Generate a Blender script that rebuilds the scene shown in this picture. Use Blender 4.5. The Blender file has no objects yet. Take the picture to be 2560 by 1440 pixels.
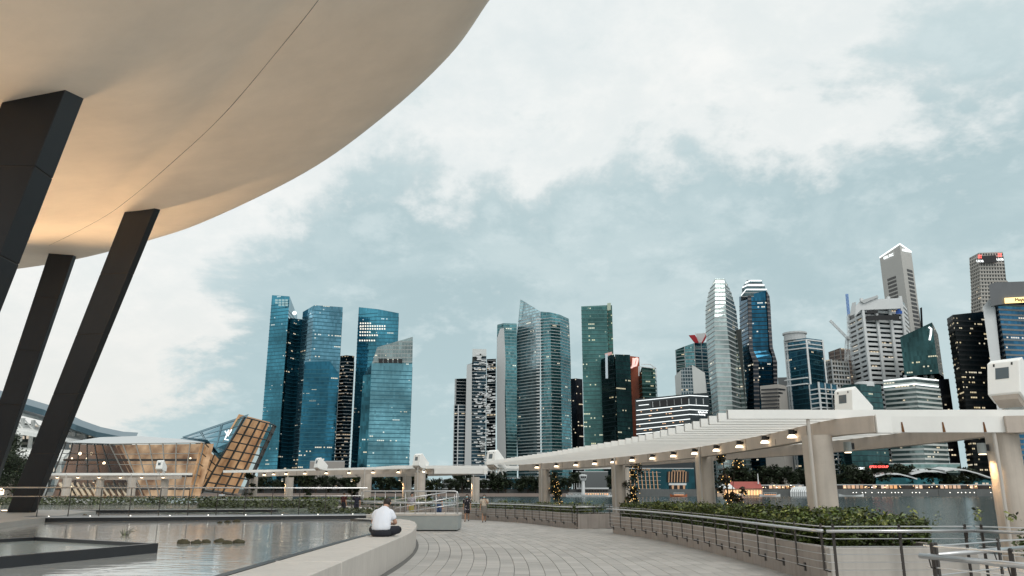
import bpy, bmesh, math, random
from mathutils import Vector, Matrix
R = math.radians
random.seed(7)
sc = bpy.context.scene
COL = sc.collection
# ------------------------------------------------------------------ camera
FPX, CAMH = 1960.0, 1.72
PITCH = math.atan(509 / FPX)
CP, SP = math.cos(PITCH), math.sin(PITCH)
cd = bpy.data.cameras.new('camera'); cam = bpy.data.objects.new('camera', cd); COL.objects.link(cam)
cam.location = (0, 0, CAMH); cam.rotation_euler = (R(90) + PITCH, 0, 0)
cd.sensor_width = 36; cd.lens = 36 * FPX / 2560; cd.clip_start = .1; cd.clip_end = 6000
sc.camera = cam
# ------------------------------------------------------------------ sky, sun, exposure
SUN_EL, SUN_ROT = R(50), R(150)
wd = bpy.data.worlds.new('World'); sc.world = wd; wd.use_nodes = True
def world():
    nt = wd.node_tree; nt.nodes.clear(); L = nt.links.new
    def N(t, **k):
        n = nt.nodes.new(t)
        for a, b in k.items(): setattr(n, a, b)
        return n
    def math_(op, a, b=None, c=None):
        n = N('ShaderNodeMath', operation=op)
        for i, v in enumerate((a, b, c)):
            if v is None: continue
            if isinstance(v, (int, float)): n.inputs[i].default_value = v
            else: L(v, n.inputs[i])
        return n.outputs[0]
    def ss(v, a, b):
        n = N('ShaderNodeMapRange', interpolation_type='SMOOTHSTEP'); L(v, n.inputs[0])
        n.inputs[1].default_value = a; n.inputs[2].default_value = b; return n.outputs[0]
    def mixc(f, a, b):
        n = N('ShaderNodeMix', data_type='RGBA')
        L(f, n.inputs[0])
        for s, v in ((n.inputs[6], a), (n.inputs[7], b)):
            if isinstance(v, tuple): s.default_value = v + (1,)
            else: L(v, s)
        return n.outputs[2]
    tc = N('ShaderNodeTexCoord'); sep = N('ShaderNodeSeparateXYZ'); L(tc.outputs['Generated'], sep.inputs[0])
    x, y, z = sep.outputs
    hyp = math_('SQRT', math_('ADD', math_('MULTIPLY', x, x), math_('MULTIPLY', y, y)))
    el = math_('ARCTAN2', z, hyp)                      # elevation
    az = math_('ARCTAN2', x, y)                        # 0 ahead, + right
    # cloud plane coordinates
    zz = math_('ADD', math_('MAXIMUM', z, 0.0), .40)
    cx = math_('DIVIDE', x, zz); cy = math_('DIVIDE', y, zz)
    cmb = N('ShaderNodeCombineXYZ'); L(cx, cmb.inputs[0]); L(cy, cmb.inputs[1])
    def noise(scale, det, rough, off=0, src=None, dist=0.0):
        n = N('ShaderNodeTexNoise'); n.inputs['Scale'].default_value = scale; n.inputs['Detail'].default_value = det
        n.inputs['Roughness'].default_value = rough; n.inputs['Distortion'].default_value = dist
        m = N('ShaderNodeMapping'); m.inputs['Location'].default_value = (off, off * .7, off * .3)
        L(src or cmb.outputs[0], m.inputs[0]); L(m.outputs[0], n.inputs[0]); return n.outputs[0]
    n1 = noise(3.0, 7, .62, 21.0, dist=.3); n2 = noise(1.3, 4, .5, 7.0); n3 = noise(8.0, 5, .65, 3.3); n4 = noise(14.0, 4, .6, 2.2)
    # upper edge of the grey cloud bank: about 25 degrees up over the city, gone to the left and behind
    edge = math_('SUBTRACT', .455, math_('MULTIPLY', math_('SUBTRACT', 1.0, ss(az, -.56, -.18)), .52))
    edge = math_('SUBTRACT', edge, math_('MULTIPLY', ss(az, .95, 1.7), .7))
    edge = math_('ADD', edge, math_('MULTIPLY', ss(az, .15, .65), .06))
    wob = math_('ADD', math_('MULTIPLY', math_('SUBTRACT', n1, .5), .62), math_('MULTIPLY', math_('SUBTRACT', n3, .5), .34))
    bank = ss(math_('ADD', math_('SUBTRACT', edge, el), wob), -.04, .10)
    # thin veil clouds everywhere
    veil = ss(math_('ADD', math_('MULTIPLY', n2, .7), math_('MULTIPLY', n1, .45)), .50, .74)
    # colours (linear)
    bright = mixc(ss(n3, .35, .7), (.79, .825, .815), (.90, .905, .88))
    bright = mixc(math_('MULTIPLY', veil, .36), bright, (.60, .70, .73))
    soft = ss(math_('ADD', math_('MULTIPLY', n2, .5), math_('MULTIPLY', n1, .5)), .40, .66)
    puff = ss(n1, .40, .56)
    grey = mixc(soft, (.445, .57, .60), (.56, .665, .68))
    grey = mixc(math_('MULTIPLY', math_('SUBTRACT', 1.0, puff), .5), grey, (.385, .51, .54))
    lowf = math_('SUBTRACT', 1.0, ss(el, .03, .26))
    grey = mixc(math_('MULTIPLY', lowf, .7), grey, (.46, .595, .62))
    grey = mixc(math_('MULTIPLY', ss(n3, .50, .70), .42), grey, (.68, .765, .775))
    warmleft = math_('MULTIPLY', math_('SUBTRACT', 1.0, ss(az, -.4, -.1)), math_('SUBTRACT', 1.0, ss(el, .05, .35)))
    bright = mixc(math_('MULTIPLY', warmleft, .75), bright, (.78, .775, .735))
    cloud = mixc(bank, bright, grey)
    sky = N('ShaderNodeTexSky', sky_type='NISHITA'); sky.sun_disc = False
    sky.sun_elevation = SUN_EL; sky.sun_rotation = SUN_ROT; sky.air_density = 1.2; sky.dust_density = 2.0
    sk = N('ShaderNodeMix', data_type='RGBA', blend_type='MULTIPLY'); sk.inputs[0].default_value = 1
    L(sky.outputs[0], sk.inputs[6]); sk.inputs[7].default_value = (.10, .10, .10, 1)
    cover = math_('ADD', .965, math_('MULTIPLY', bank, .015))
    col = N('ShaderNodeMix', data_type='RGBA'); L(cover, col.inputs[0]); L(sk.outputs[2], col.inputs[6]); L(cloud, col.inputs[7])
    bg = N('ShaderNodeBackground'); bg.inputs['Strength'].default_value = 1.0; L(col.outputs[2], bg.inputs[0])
    out = N('ShaderNodeOutputWorld'); L(bg.outputs[0], out.inputs[0])
world()
sd = bpy.data.lights.new('sun', 'SUN'); sun = bpy.data.objects.new('sun', sd); COL.objects.link(sun)
sd.energy = 1.1; sd.angle = R(30); sd.color = (1, .95, .88)
sdir = Vector((math.sin(SUN_ROT) * math.cos(SUN_EL), math.cos(SUN_ROT) * math.cos(SUN_EL), math.sin(SUN_EL)))
sun.rotation_euler = sdir.to_track_quat('Z', 'Y').to_euler()
vs = sc.view_settings
vs.view_transform = 'Standard'; vs.look = 'None'; vs.exposure = 0.12; vs.gamma = 1.0; vs.use_curve_mapping = False
sc.render.engine = 'CYCLES'
sc.cycles.use_denoising = True; sc.cycles.max_bounces = 6; sc.cycles.transparent_max_bounces = 12
sc.cycles.sample_clamp_indirect = 4.0

# ------------------------------------------------------------------ helpers
def P(x, y, Y):
    """photo pixel (2560 wide) at forward distance Y -> world point"""
    dx, dy = (x - 1280) / FPX, (720 - y) / FPX
    k = Y / (CP - SP * dy)
    return Vector((dx * k, Y, CAMH + (SP + CP * dy) * k))
def G(x, y, z=0.0):
    dx, dy = (x - 1280) / FPX, (720 - y) / FPX
    k = (z - CAMH) / (SP + CP * dy)
    return Vector((dx * k, (CP - SP * dy) * k, z))
ORG = {}
def tag(o, label=None, cat=None, group=None, kind=None):
    if label: o['label'] = label
    if cat: o['category'] = cat
    if group: o['group'] = group
    if kind: o['kind'] = kind
    return o
def thing(name, loc, label, cat, group=None):
    o = bpy.data.objects.new(name, None); COL.objects.link(o); o.location = loc; o.empty_display_size = .2
    ORG[o] = Vector(loc); return tag(o, label, cat, group)
class MB:
    def __init__(s): s.v = []; s.f = []; s.uv = []; s.mi = []
    def face(s, pts, uv=None, mi=0):
        n = len(s.v); s.v += [Vector(p) for p in pts]; s.f.append(tuple(range(n, n + len(pts)))); s.uv.append(uv); s.mi.append(mi)
    def raw(s, vs, fs, mi=0):
        n = len(s.v); s.v += [Vector(p) for p in vs]
        for f in fs: s.f.append(tuple(i + n for i in f)); s.uv.append(None); s.mi.append(mi)
    def box(s, a, b, mi=0):
        x0, y0, z0 = a; x1, y1, z1 = b
        s.raw([(x0, y0, z0), (x1, y0, z0), (x1, y1, z0), (x0, y1, z0), (x0, y0, z1), (x1, y0, z1), (x1, y1, z1), (x0, y1, z1)],
              [(0, 3, 2, 1), (4, 5, 6, 7), (0, 1, 5, 4), (1, 2, 6, 5), (2, 3, 7, 6), (3, 0, 4, 7)], mi)
    def cbox(s, c, sz, rz=0.0, mi=0, rx=0.0):
        m = Matrix.Translation(c) @ Matrix.Rotation(rz, 4, 'Z') @ Matrix.Rotation(rx, 4, 'X')
        h = [k / 2 for k in sz]
        vs = [m @ Vector((sx * h[0], sy * h[1], sz_ * h[2])) for sz_ in (-1, 1) for sx, sy in ((-1, -1), (1, -1), (1, 1), (-1, 1))]
        s.raw(vs, [(0, 3, 2, 1), (4, 5, 6, 7), (0, 1, 5, 4), (1, 2, 6, 5), (2, 3, 7, 6), (3, 0, 4, 7)], mi)
    def beam(s, a, b, w, h, mi=0, up=(0, 0, 1)):
        a, b = Vector(a), Vector(b); d = (b - a)
        if d.length < 1e-6: return
        d.normalize(); u = Vector(up)
        if abs(d.dot(u)) > .97: u = Vector((0, 1, 0))
        sx = d.cross(u).normalized() * w / 2; sz = sx.cross(d).normalized() * h / 2
        vs = [p + i * sx + j * sz for p in (a, b) for i, j in ((-1, -1), (1, -1), (1, 1), (-1, 1))]
        s.raw(vs, [(0, 1, 2, 3), (7, 6, 5, 4), (0, 4, 5, 1), (1, 5, 6, 2), (2, 6, 7, 3), (3, 7, 4, 0)], mi)
    def prism(s, poly, z0, z1, mi=0, top=None):
        n = len(poly); zt = top or [z1] * n
        b = [(p[0], p[1], z0) for p in poly]; t = [(p[0], p[1], z) for p, z in zip(poly, zt)]
        s.raw(b + t, [tuple(range(n - 1, -1, -1)), tuple(range(n, 2 * n))] + [(i, (i + 1) % n, n + (i + 1) % n, n + i) for i in range(n)], mi)
    def tube(s, pts, r, n=8, cap=True, mi=0):
        pts = [Vector(p) for p in pts]; rs = r if isinstance(r, (list, tuple)) else [r] * len(pts)
        base = len(s.v); m = len(pts)
        d0 = (pts[1] - pts[0]).normalized()
        u = d0.cross(Vector((0, 0, 1)) if abs(d0.z) < .9 else Vector((1, 0, 0))).normalized()
        for i, p in enumerate(pts):
            d = (pts[min(i + 1, m - 1)] - pts[max(i - 1, 0)]).normalized()
            u = (u - d * u.dot(d)).normalized(); w = d.cross(u)
            for k in range(n):
                a = 2 * math.pi * k / n; s.v.append(p + (u * math.cos(a) + w * math.sin(a)) * rs[i])
        for i in range(m - 1):
            for k in range(n):
                k2 = (k + 1) % n
                s.f.append((base + i * n + k, base + i * n + k2, base + (i + 1) * n + k2, base + (i + 1) * n + k)); s.uv.append(None); s.mi.append(mi)
        if cap:
            s.f.append(tuple(base + k for k in range(n - 1, -1, -1))); s.uv.append(None); s.mi.append(mi)
            s.f.append(tuple(base + (m - 1) * n + k for k in range(n))); s.uv.append(None); s.mi.append(mi)
    def loft(s, secs, n=16, mi=0):
        """secs: (center, rx, ry[, tilt about X])"""
        base = len(s.v)
        for sec in secs:
            c, rx, ry = Vector(sec[0]), sec[1], sec[2]; t = sec[3] if len(sec) > 3 else 0
            for k in range(n):
                a = 2 * math.pi * k / n; p = Vector((math.cos(a) * rx, math.sin(a) * ry, 0))
                s.v.append(c + Matrix.Rotation(t, 3, 'X') @ p)
        m = len(secs)
        for i in range(m - 1):
            for k in range(n):
                k2 = (k + 1) % n
                s.f.append((base + i * n + k, base + i * n + k2, base + (i + 1) * n + k2, base + (i + 1) * n + k)); s.uv.append(None); s.mi.append(mi)
        s.f.append(tuple(base + k for k in range(n - 1, -1, -1))); s.uv.append(None); s.mi.append(mi)
        s.f.append(tuple(base + (m - 1) * n + k for k in range(n))); s.uv.append(None); s.mi.append(mi)
    def ball(s, c, r, n=10, m=6, sc3=(1, 1, 1), mi=0):
        secs = []
        c = Vector(c)
        for i in range(m + 1):
            a = -math.pi / 2 + math.pi * i / m
            rr = max(math.cos(a), .02) * r
            secs.append((c + Vector((0, 0, math.sin(a) * r * sc3[2])), rr * sc3[0], rr * sc3[1]))
        s.loft(secs, n, mi)
    def build(s, name, mat, parent=None, smooth=False, origin=None, link=True):
        if parent is not None: o0 = ORG[parent]
        elif origin is not None: o0 = Vector(origin)
        else:
            xs = [v.x for v in s.v]; ys = [v.y for v in s.v]
            o0 = Vector(((min(xs) + max(xs)) / 2, (min(ys) + max(ys)) / 2, min(v.z for v in s.v)))
        me = bpy.data.meshes.new(name)
        me.from_pydata([v - o0 for v in s.v], [], s.f)
        if any(u is not None for u in s.uv):
            ul = me.uv_layers.new(name='UVMap'); k = 0
            for f, u in zip(s.f, s.uv):
                for j in range(len(f)):
                    ul.data[k].uv = u[j] if u else (0, 0); k += 1
        for m in (mat if isinstance(mat, (list, tuple)) else [mat]): me.materials.append(m)
        if any(s.mi): me.polygons.foreach_set('material_index', s.mi)
        if smooth: me.polygons.foreach_set('use_smooth', [True] * len(s.f))
        me.update()
        o = bpy.data.objects.new(name, me); COL.objects.link(o)
        if parent is not None: o.parent = parent
        else: o.location = o0
        ORG[o] = o0
        return o
def smooth_angle(o, ang=40):
    me = o.data; me.polygons.foreach_set('use_smooth', [True] * len(me.polygons))
    bm = bmesh.new(); bm.from_mesh(me)
    bmesh.ops.remove_doubles(bm, verts=bm.verts, dist=1e-4)
    for e in bm.edges:
        if len(e.link_faces) == 2 and e.calc_face_angle(0) > R(ang): e.smooth = False
    bm.to_mesh(me); bm.free()
def bevel(o, w, seg=2):
    m = o.modifiers.new('bevel', 'BEVEL'); m.width = w; m.segments = seg; m.limit_method = 'ANGLE'; m.angle_limit = R(40)
    return o
# ------------------------------------------------------------------ materials
def nodes(name):
    m = bpy.data.materials.new(name); m.use_nodes = True; nt = m.node_tree
    return m, nt, nt.nodes['Principled BSDF']
def mat(name, col, rough=.6, metal=0.0, var=0.0, vscale=2.0, bump=0.0, bscale=30.0, spec=.5, streak=0.0, island=0.0, coat=0.0, stain=None):
    m, nt, b = nodes(name); L = nt.links.new
    b.inputs['Base Color'].default_value = (*col, 1); b.inputs['Roughness'].default_value = rough
    b.inputs['Metallic'].default_value = metal; b.inputs['Specular IOR Level'].default_value = spec
    b.inputs['Coat Weight'].default_value = coat
    tc = nt.nodes.new('ShaderNodeTexCoord'); src = None
    def mul(prev, fac_out, lo, hi):
        mr = nt.nodes.new('ShaderNodeMapRange'); L(fac_out, mr.inputs[0]); mr.inputs[3].default_value = lo; mr.inputs[4].default_value = hi
        mx = nt.nodes.new('ShaderNodeMix'); mx.data_type = 'RGBA'; mx.blend_type = 'MULTIPLY'; mx.inputs[0].default_value = 1
        if prev is None: mx.inputs[6].default_value = (*col, 1)
        else: L(prev, mx.inputs[6])
        L(mr.outputs[0], mx.inputs[7]); return mx.outputs[2]
    if var:
        n = nt.nodes.new('ShaderNodeTexNoise'); n.inputs['Scale'].default_value = vscale; n.inputs['Detail'].default_value = 6; n.inputs['Roughness'].default_value = .65
        L(tc.outputs['Object'], n.inputs[0]); src = mul(src, n.outputs[0], 1 - var * 1.6, 1 + var * 1.6)
    if streak:
        mp = nt.nodes.new('ShaderNodeMapping'); mp.inputs['Scale'].default_value = (6, 6, .35); L(tc.outputs['Object'], mp.inputs[0])
        n = nt.nodes.new('ShaderNodeTexNoise'); n.inputs['Scale'].default_value = 1.2; n.inputs['Detail'].default_value = 5
        L(mp.outputs[0], n.inputs[0])
        mr = nt.nodes.new('ShaderNodeMapRange'); L(n.outputs[0], mr.inputs[0]); mr.inputs[1].default_value = .5; mr.inputs[2].default_value = .72
        src = mul(src, mr.outputs[0], 1.0, 1 - streak)
    if island:
        g = nt.nodes.new('ShaderNodeNewGeometry'); oi = nt.nodes.new('ShaderNodeObjectInfo')
        ad = nt.nodes.new('ShaderNodeMath'); ad.operation = 'ADD'; L(g.outputs['Random Per Island'], ad.inputs[0]); L(oi.outputs['Random'], ad.inputs[1])
        fr = nt.nodes.new('ShaderNodeMath'); fr.operation = 'FRACT'; L(ad.outputs[0], fr.inputs[0])
        src = mul(src, fr.outputs[0], 1 - island, 1 + island)
    if src is not None: L(src, b.inputs['Base Color'])
    if bump:
        n = nt.nodes.new('ShaderNodeTexNoise'); n.inputs['Scale'].default_value = bscale; n.inputs['Detail'].default_value = 4
        L(tc.outputs['Object'], n.inputs[0])
        bp = nt.nodes.new('ShaderNodeBump'); bp.inputs['Strength'].default_value = bump; bp.inputs['Distance'].default_value = .02
        L(n.outputs[0], bp.inputs['Height']); L(bp.outputs[0], b.inputs['Normal'])
    return m
def emit(name, col, s):
    m, nt, b = nodes(name); b.inputs['Base Color'].default_value = (*[c * .6 for c in col], 1)
    b.inputs['Emission Color'].default_value = (*col, 1); b.inputs['Emission Strength'].default_value = s; return m
def facade(name, glass, band=None, fh=4.0, bw=1.6, lit=.1, warm=(1, .78, .48), ls=1.6, metal=.85, rough=.1, var=.22, bandfrac=.24, vert=.0, grp=4, tilt=.035, mixlit=.5, wv=(.52, .80)):
    """glass wall seen from afar: UV in metres; panes differ, some rooms lit"""
    m, nt, b = nodes(name); L = nt.links.new
    def N(t, **k):
        n = nt.nodes.new(t)
        for a, v in k.items(): setattr(n, a, v)
        return n
    def mt(op, a, c=None):
        n = N('ShaderNodeMath', operation=op)
        for i, v in enumerate((a, c)):
            if v is None: continue
            if isinstance(v, (int, float)): n.inputs[i].default_value = v
            else: L(v, n.inputs[i])
        return n.outputs[0]
    uv = N('ShaderNodeUVMap'); sp = N('ShaderNodeSeparateXYZ'); L(uv.outputs[0], sp.inputs[0])
    u = mt('DIVIDE', sp.outputs[0], bw); v = mt('DIVIDE', sp.outputs[1], fh)
    iu = mt('FLOOR', u); iv = mt('FLOOR', v); fu = mt('FRACT', u); fv = mt('FRACT', v)
    def wn(a, c, seed):
        cb = N('ShaderNodeCombineXYZ'); L(a, cb.inputs[0]); L(c, cb.inputs[1]); cb.inputs[2].default_value = seed
        w = N('ShaderNodeTexWhiteNoise', noise_dimensions='3D'); L(cb.outputs[0], w.inputs[0]); return w
    sd_ = random.random() * 50
    w1 = wn(iu, iv, sd_); w2 = wn(mt('FLOOR', mt('DIVIDE', u, grp)), iv, sd_ + 3); w3 = wn(iv, iv, sd_ + 9)
    big = N('ShaderNodeTexNoise', noise_dimensions='2D'); big.inputs['Scale'].default_value = .03; big.inputs['Detail'].default_value = 2
    L(uv.outputs[0], big.inputs[0])
    thr = mt('SUBTRACT', 1.0, mt('MULTIPLY', mt('MULTIPLY', mt('ADD', big.outputs[0], mt('MULTIPLY', w3.outputs[0], .8)), .55), lit))
    l1 = mt('MULTIPLY', mt('GREATER_THAN', w2.outputs[0], thr), mt('GREATER_THAN', w1.outputs[0], .35))
    l2 = mt('GREATER_THAN', w1.outputs[0], 1 - lit * .05)
    litm = mt('MAXIMUM', l1, l2)
    win = mt('MULTIPLY', mt('GREATER_THAN', fv, wv[0]), mt('LESS_THAN', fv, wv[1]))
    win = mt('MULTIPLY', win, mt('MULTIPLY', mt('GREATER_THAN', fu, .12), mt('LESS_THAN', fu, .88)))
    litm = mt('MULTIPLY', litm, win)
    mr = N('ShaderNodeMapRange'); L(w1.outputs[0], mr.inputs[0]); mr.inputs[3].default_value = 1 - var; mr.inputs[4].default_value = 1 + var
    c1 = N('ShaderNodeMix', data_type='RGBA', blend_type='MULTIPLY'); c1.inputs[0].default_value = 1; c1.inputs[6].default_value = (*glass, 1); L(mr.outputs[0], c1.inputs[7])
    mr2 = N('ShaderNodeMapRange'); L(big.outputs[0], mr2.inputs[0]); mr2.inputs[1].default_value = .3; mr2.inputs[2].default_value = .7; mr2.inputs[3].default_value = .58; mr2.inputs[4].default_value = 1.35
    c2 = N('ShaderNodeMix', data_type='RGBA', blend_type='MULTIPLY'); c2.inputs[0].default_value = 1; L(c1.outputs[2], c2.inputs[6]); L(mr2.outputs[0], c2.inputs[7])  # broad tone noise in the glass colour stands in for uneven reflections
    col = c2.outputs[2]
    bm_ = mt('LESS_THAN', fv, bandfrac)
    if vert: bm_ = mt('MAXIMUM', bm_, mt('LESS_THAN', fu, vert))
    if band:
        c3 = N('ShaderNodeMix', data_type='RGBA'); L(bm_, c3.inputs[0]); L(col, c3.inputs[6]); c3.inputs[7].default_value = (*band, 1); col = c3.outputs[2]
        mm = mt('MULTIPLY', mt('SUBTRACT', 1.0, bm_), metal); L(mm, b.inputs['Metallic'])
        rr = mt('ADD', rough, mt('MULTIPLY', bm_, .4)); L(rr, b.inputs['Roughness'])
    else:
        b.inputs['Metallic'].default_value = metal; b.inputs['Roughness'].default_value = rough
    L(col, b.inputs['Base Color'])
    # colour of room light: warm to white
    c4 = N('ShaderNodeMix', data_type='RGBA'); L(w2.outputs['Color'], N('ShaderNodeSeparateXYZ').inputs[0])
    s4 = N('ShaderNodeSeparateXYZ'); L(w2.outputs['Color'], s4.inputs[0]); L(mt('MULTIPLY', s4.outputs[1], mixlit), c4.inputs[0])
    c4.inputs[6].default_value = (*warm, 1); c4.inputs[7].default_value = (.95, .97, .92, 1)
    L(c4.outputs[2], b.inputs['Emission Color'])
    es = mt('MULTIPLY', litm, mt('MULTIPLY', mt('ADD', .2, s4.outputs[0]), ls * .46)); L(es, b.inputs['Emission Strength'])
    # each pane sits at a slightly different angle
    g = N('ShaderNodeNewGeometry'); va = N('ShaderNodeVectorMath', operation='SUBTRACT'); L(w1.outputs['Color'], va.inputs[0]); va.inputs[1].default_value = (.5, .5, .5)
    vs_ = N('ShaderNodeVectorMath', operation='SCALE'); L(va.outputs[0], vs_.inputs[0]); vs_.inputs['Scale'].default_value = tilt
    vb = N('ShaderNodeVectorMath', operation='ADD'); L(g.outputs['Normal'], vb.inputs[0]); L(vs_.outputs[0], vb.inputs[1])
    vn = N('ShaderNodeVectorMath', operation='NORMALIZE'); L(vb.outputs[0], vn.inputs[0]); L(vn.outputs[0], b.inputs['Normal'])
    return m
def water(name, col, s1, b1, s2, b2, rough, aniso=(1, 1, 1), ior=1.33):
    m, nt, b = nodes(name); L = nt.links.new
    b.inputs['Base Color'].default_value = (*col, 1); b.inputs['Roughness'].default_value = rough; b.inputs['IOR'].default_value = ior
    tc = nt.nodes.new('ShaderNodeTexCoord'); mp = nt.nodes.new('ShaderNodeMapping'); mp.inputs['Scale'].default_value = aniso; L(tc.outputs['Object'], mp.inputs[0])
    prev = None
    for s, st in ((s1, b1), (s2, b2)):
        n = nt.nodes.new('ShaderNodeTexNoise'); n.inputs['Scale'].default_value = s; n.inputs['Detail'].default_value = 3; n.inputs['Distortion'].default_value = .6
        L(mp.outputs[0], n.inputs[0])
        bp = nt.nodes.new('ShaderNodeBump'); bp.inputs['Strength'].default_value = 1; bp.inputs['Distance'].default_value = st
        L(n.outputs[0], bp.inputs['Height'])
        if prev: L(prev, bp.inputs['Normal'])
        prev = bp.outputs[0]
    L(prev, b.inputs['Normal']); return m
def pane_glass(name, tint, refl=.28, rough=.03):
    m, nt, b = nodes(name); nt.nodes.remove(b); L = nt.links.new
    t = nt.nodes.new('ShaderNodeBsdfTransparent'); t.inputs[0].default_value = (*tint, 1)
    g = nt.nodes.new('ShaderNodeBsdfGlossy'); g.inputs['Roughness'].default_value = rough; g.inputs['Color'].default_value = (.8, .9, .95, 1)
    fr = nt.nodes.new('ShaderNodeFresnel'); fr.inputs[0].default_value = 1.5
    ad = nt.nodes.new('ShaderNodeMath'); ad.operation = 'ADD'; ad.use_clamp = True; L(fr.outputs[0], ad.inputs[0]); ad.inputs[1].default_value = refl
    mx = nt.nodes.new('ShaderNodeMixShader'); L(ad.outputs[0], mx.inputs[0]); L(t.outputs[0], mx.inputs[1]); L(g.outputs[0], mx.inputs[2])
    L(mx.outputs[0], nt.nodes['Material Output'].inputs[0]); return m
def leafmat(name, col, var=.5, rough=.45):
    m = mat(name, col, rough, island=var, spec=.4); return m
M = dict(
    concrete=mat('concrete_warm', (.52, .46, .405), .75, var=.14, vscale=1.3, bump=.25, bscale=60, streak=.08),
    seat=mat('seat_stone', (.52, .495, .46), .7, var=.10, vscale=1.6, bump=.15, bscale=80, streak=.10),
    planter=mat('planter_stone', (.33, .295, .268), .8, var=.2, vscale=1.1, bump=.3, bscale=50, streak=.22),
    column=mat('column_concrete', (.50, .45, .395), .8, var=.24, vscale=.7, bump=.25, bscale=40, streak=.16),
    ramp=mat('ramp_cladding', (.30, .335, .335), .7, var=.08, vscale=3, bump=.15, bscale=120),
    white=mat('white_paint', (.88, .89, .87), .45, var=.05, vscale=1.5),
    whitepanel=mat('white_panel', (.84, .85, .83), .5, var=.08, vscale=.8),
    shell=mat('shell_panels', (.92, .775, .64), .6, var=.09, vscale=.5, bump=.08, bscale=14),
    projglass=mat('projector_glass', (.10, .13, .15), .2),
    joint_shade=mat('dark_joint_and_shade', (.03, .025, .02), .8),
    black=mat('black_steel', (.008, .009, .012), .45, var=.2, vscale=2, bump=.1, bscale=30),
    blackpaint=mat('black_paint', (.008, .009, .011), .4),
    darkstone=mat('dark_stone', (.018, .02, .024), .35, var=.3, vscale=3),
    steel=mat('brushed_steel', (.58, .59, .60), .28, metal=.9, var=.08, vscale=6),
    post=mat('post_grey', (.05, .045, .042), .5, metal=.3, var=.15, vscale=5),
    tile=mat('paving_stone', (.37, .356, .335), .62, var=.17, vscale=.35, bump=.25, bscale=90, island=.12),
    grout=mat('paving_joint', (.12, .12, .115), .9, var=.2, vscale=4),
    soil=mat('soil', (.03, .022, .016), .95, var=.4, vscale=4, bump=.6, bscale=20),
    bay=water('bay_water', (.035, .06, .065), .35, .10, 1.6, .06, .15, (.5, 1, 1)),
    pond=water('pond_water', (.46, .47, .455), .9, .006, 3.0, .008, .07, (.6, 1.0, 1), 2.2),
    basin=mat('basin_floor', (.40, .45, .43), .12, var=.05),
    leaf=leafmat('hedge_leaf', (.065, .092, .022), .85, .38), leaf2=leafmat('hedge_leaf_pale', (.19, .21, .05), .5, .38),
    leafdark=leafmat('tree_leaf', (.018, .030, .012), .6, .6), leafred=leafmat('vine_leaf_rust', (.07, .03, .012), .6),
    bark=mat('bark', (.05, .035, .025), .9, var=.3, vscale=5, bump=.5, bscale=20),
    pad=leafmat('lily_pad', (.055, .07, .025), .6, .45), rock=mat('mossy_rock', (.06, .055, .03), .9, var=.4, vscale=6, bump=.8, bscale=12),
    rust=mat('rust_stain', (.16, .07, .025), .9, var=.4, vscale=8),
    lamp=emit('lamp_warm', (1, .80, .55), 3.4), lampw=emit('lamp_white', (1, .95, .85), 4.0), fairy=emit('fairy_light', (1, .60, .20), 4.0),
    red=emit('sign_red', (1, .12, .10), 2.0), signw=emit('sign_white', (.95, 1, 1), 1.1), signy=emit('sign_amber', (1, .72, .30), 1.5),
    quay=mat('quay_stone', (.13, .14, .14), .85, var=.25, vscale=.1, streak=.3),
    land=mat('far_land', (.06, .065, .06), .9, var=.3, vscale=.05),
    skin=mat('skin', (.46, .27, .19), .55, var=.05), skin2=mat('skin_tan', (.40, .23, .15), .55), hair=mat('hair', (.012, .009, .008), .5, bump=.4, bscale=80),
    shirt=mat('white_cotton', (.74, .78, .86), .85, var=.03, bump=.2, bscale=25), trousers=mat('black_cotton', (.012, .014, .022), .85, bump=.3, bscale=25),
)
# ================================================================== SETTING
WZ = -1.5                                   # bay level
mb = MB(); mb.face([(-900, -60, WZ), (900, -60, WZ), (900, 569, WZ), (-900, 569, WZ)])
tag(mb.build('bay_water', M['bay']), kind='structure')
QY, QZ = 566.0, 3.4                          # far quay
mb = MB(); mb.face([(-3000, QY + 2, QZ), (3000, QY + 2, QZ), (3000, 5200, QZ), (-3000, 5200, QZ)])
tag(mb.build('far_ground', M['land']), kind='structure')
mb = MB(); mb.box((-700, QY, WZ - 1), (900, QY + 3, QZ + .004))
for i in range(60): mb.box((-690 + i * 26, QY - .35, WZ - .5), (-689 + i * 26, QY, QZ - .4))
tag(mb.build('quay_wall', M['quay']), kind='structure')
# promenade edge toward the bay (x, y)
EDGE = [(16, 4), (15.2, 14), (14.2, 21), (13.2, 28), (11.5, 36), (8.2, 45), (3.5, 54), (-3, 63), (-13, 73), (-28, 84), (-60, 98), (-110, 112)]
mb = MB(); poly = [(-110, -25), (16, -25)] + EDGE
mb.prism(poly, WZ - 1, -.012)
prom = tag(mb.build('promenade', M['grout'], origin=(0, 0, 0)), kind='structure')
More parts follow.
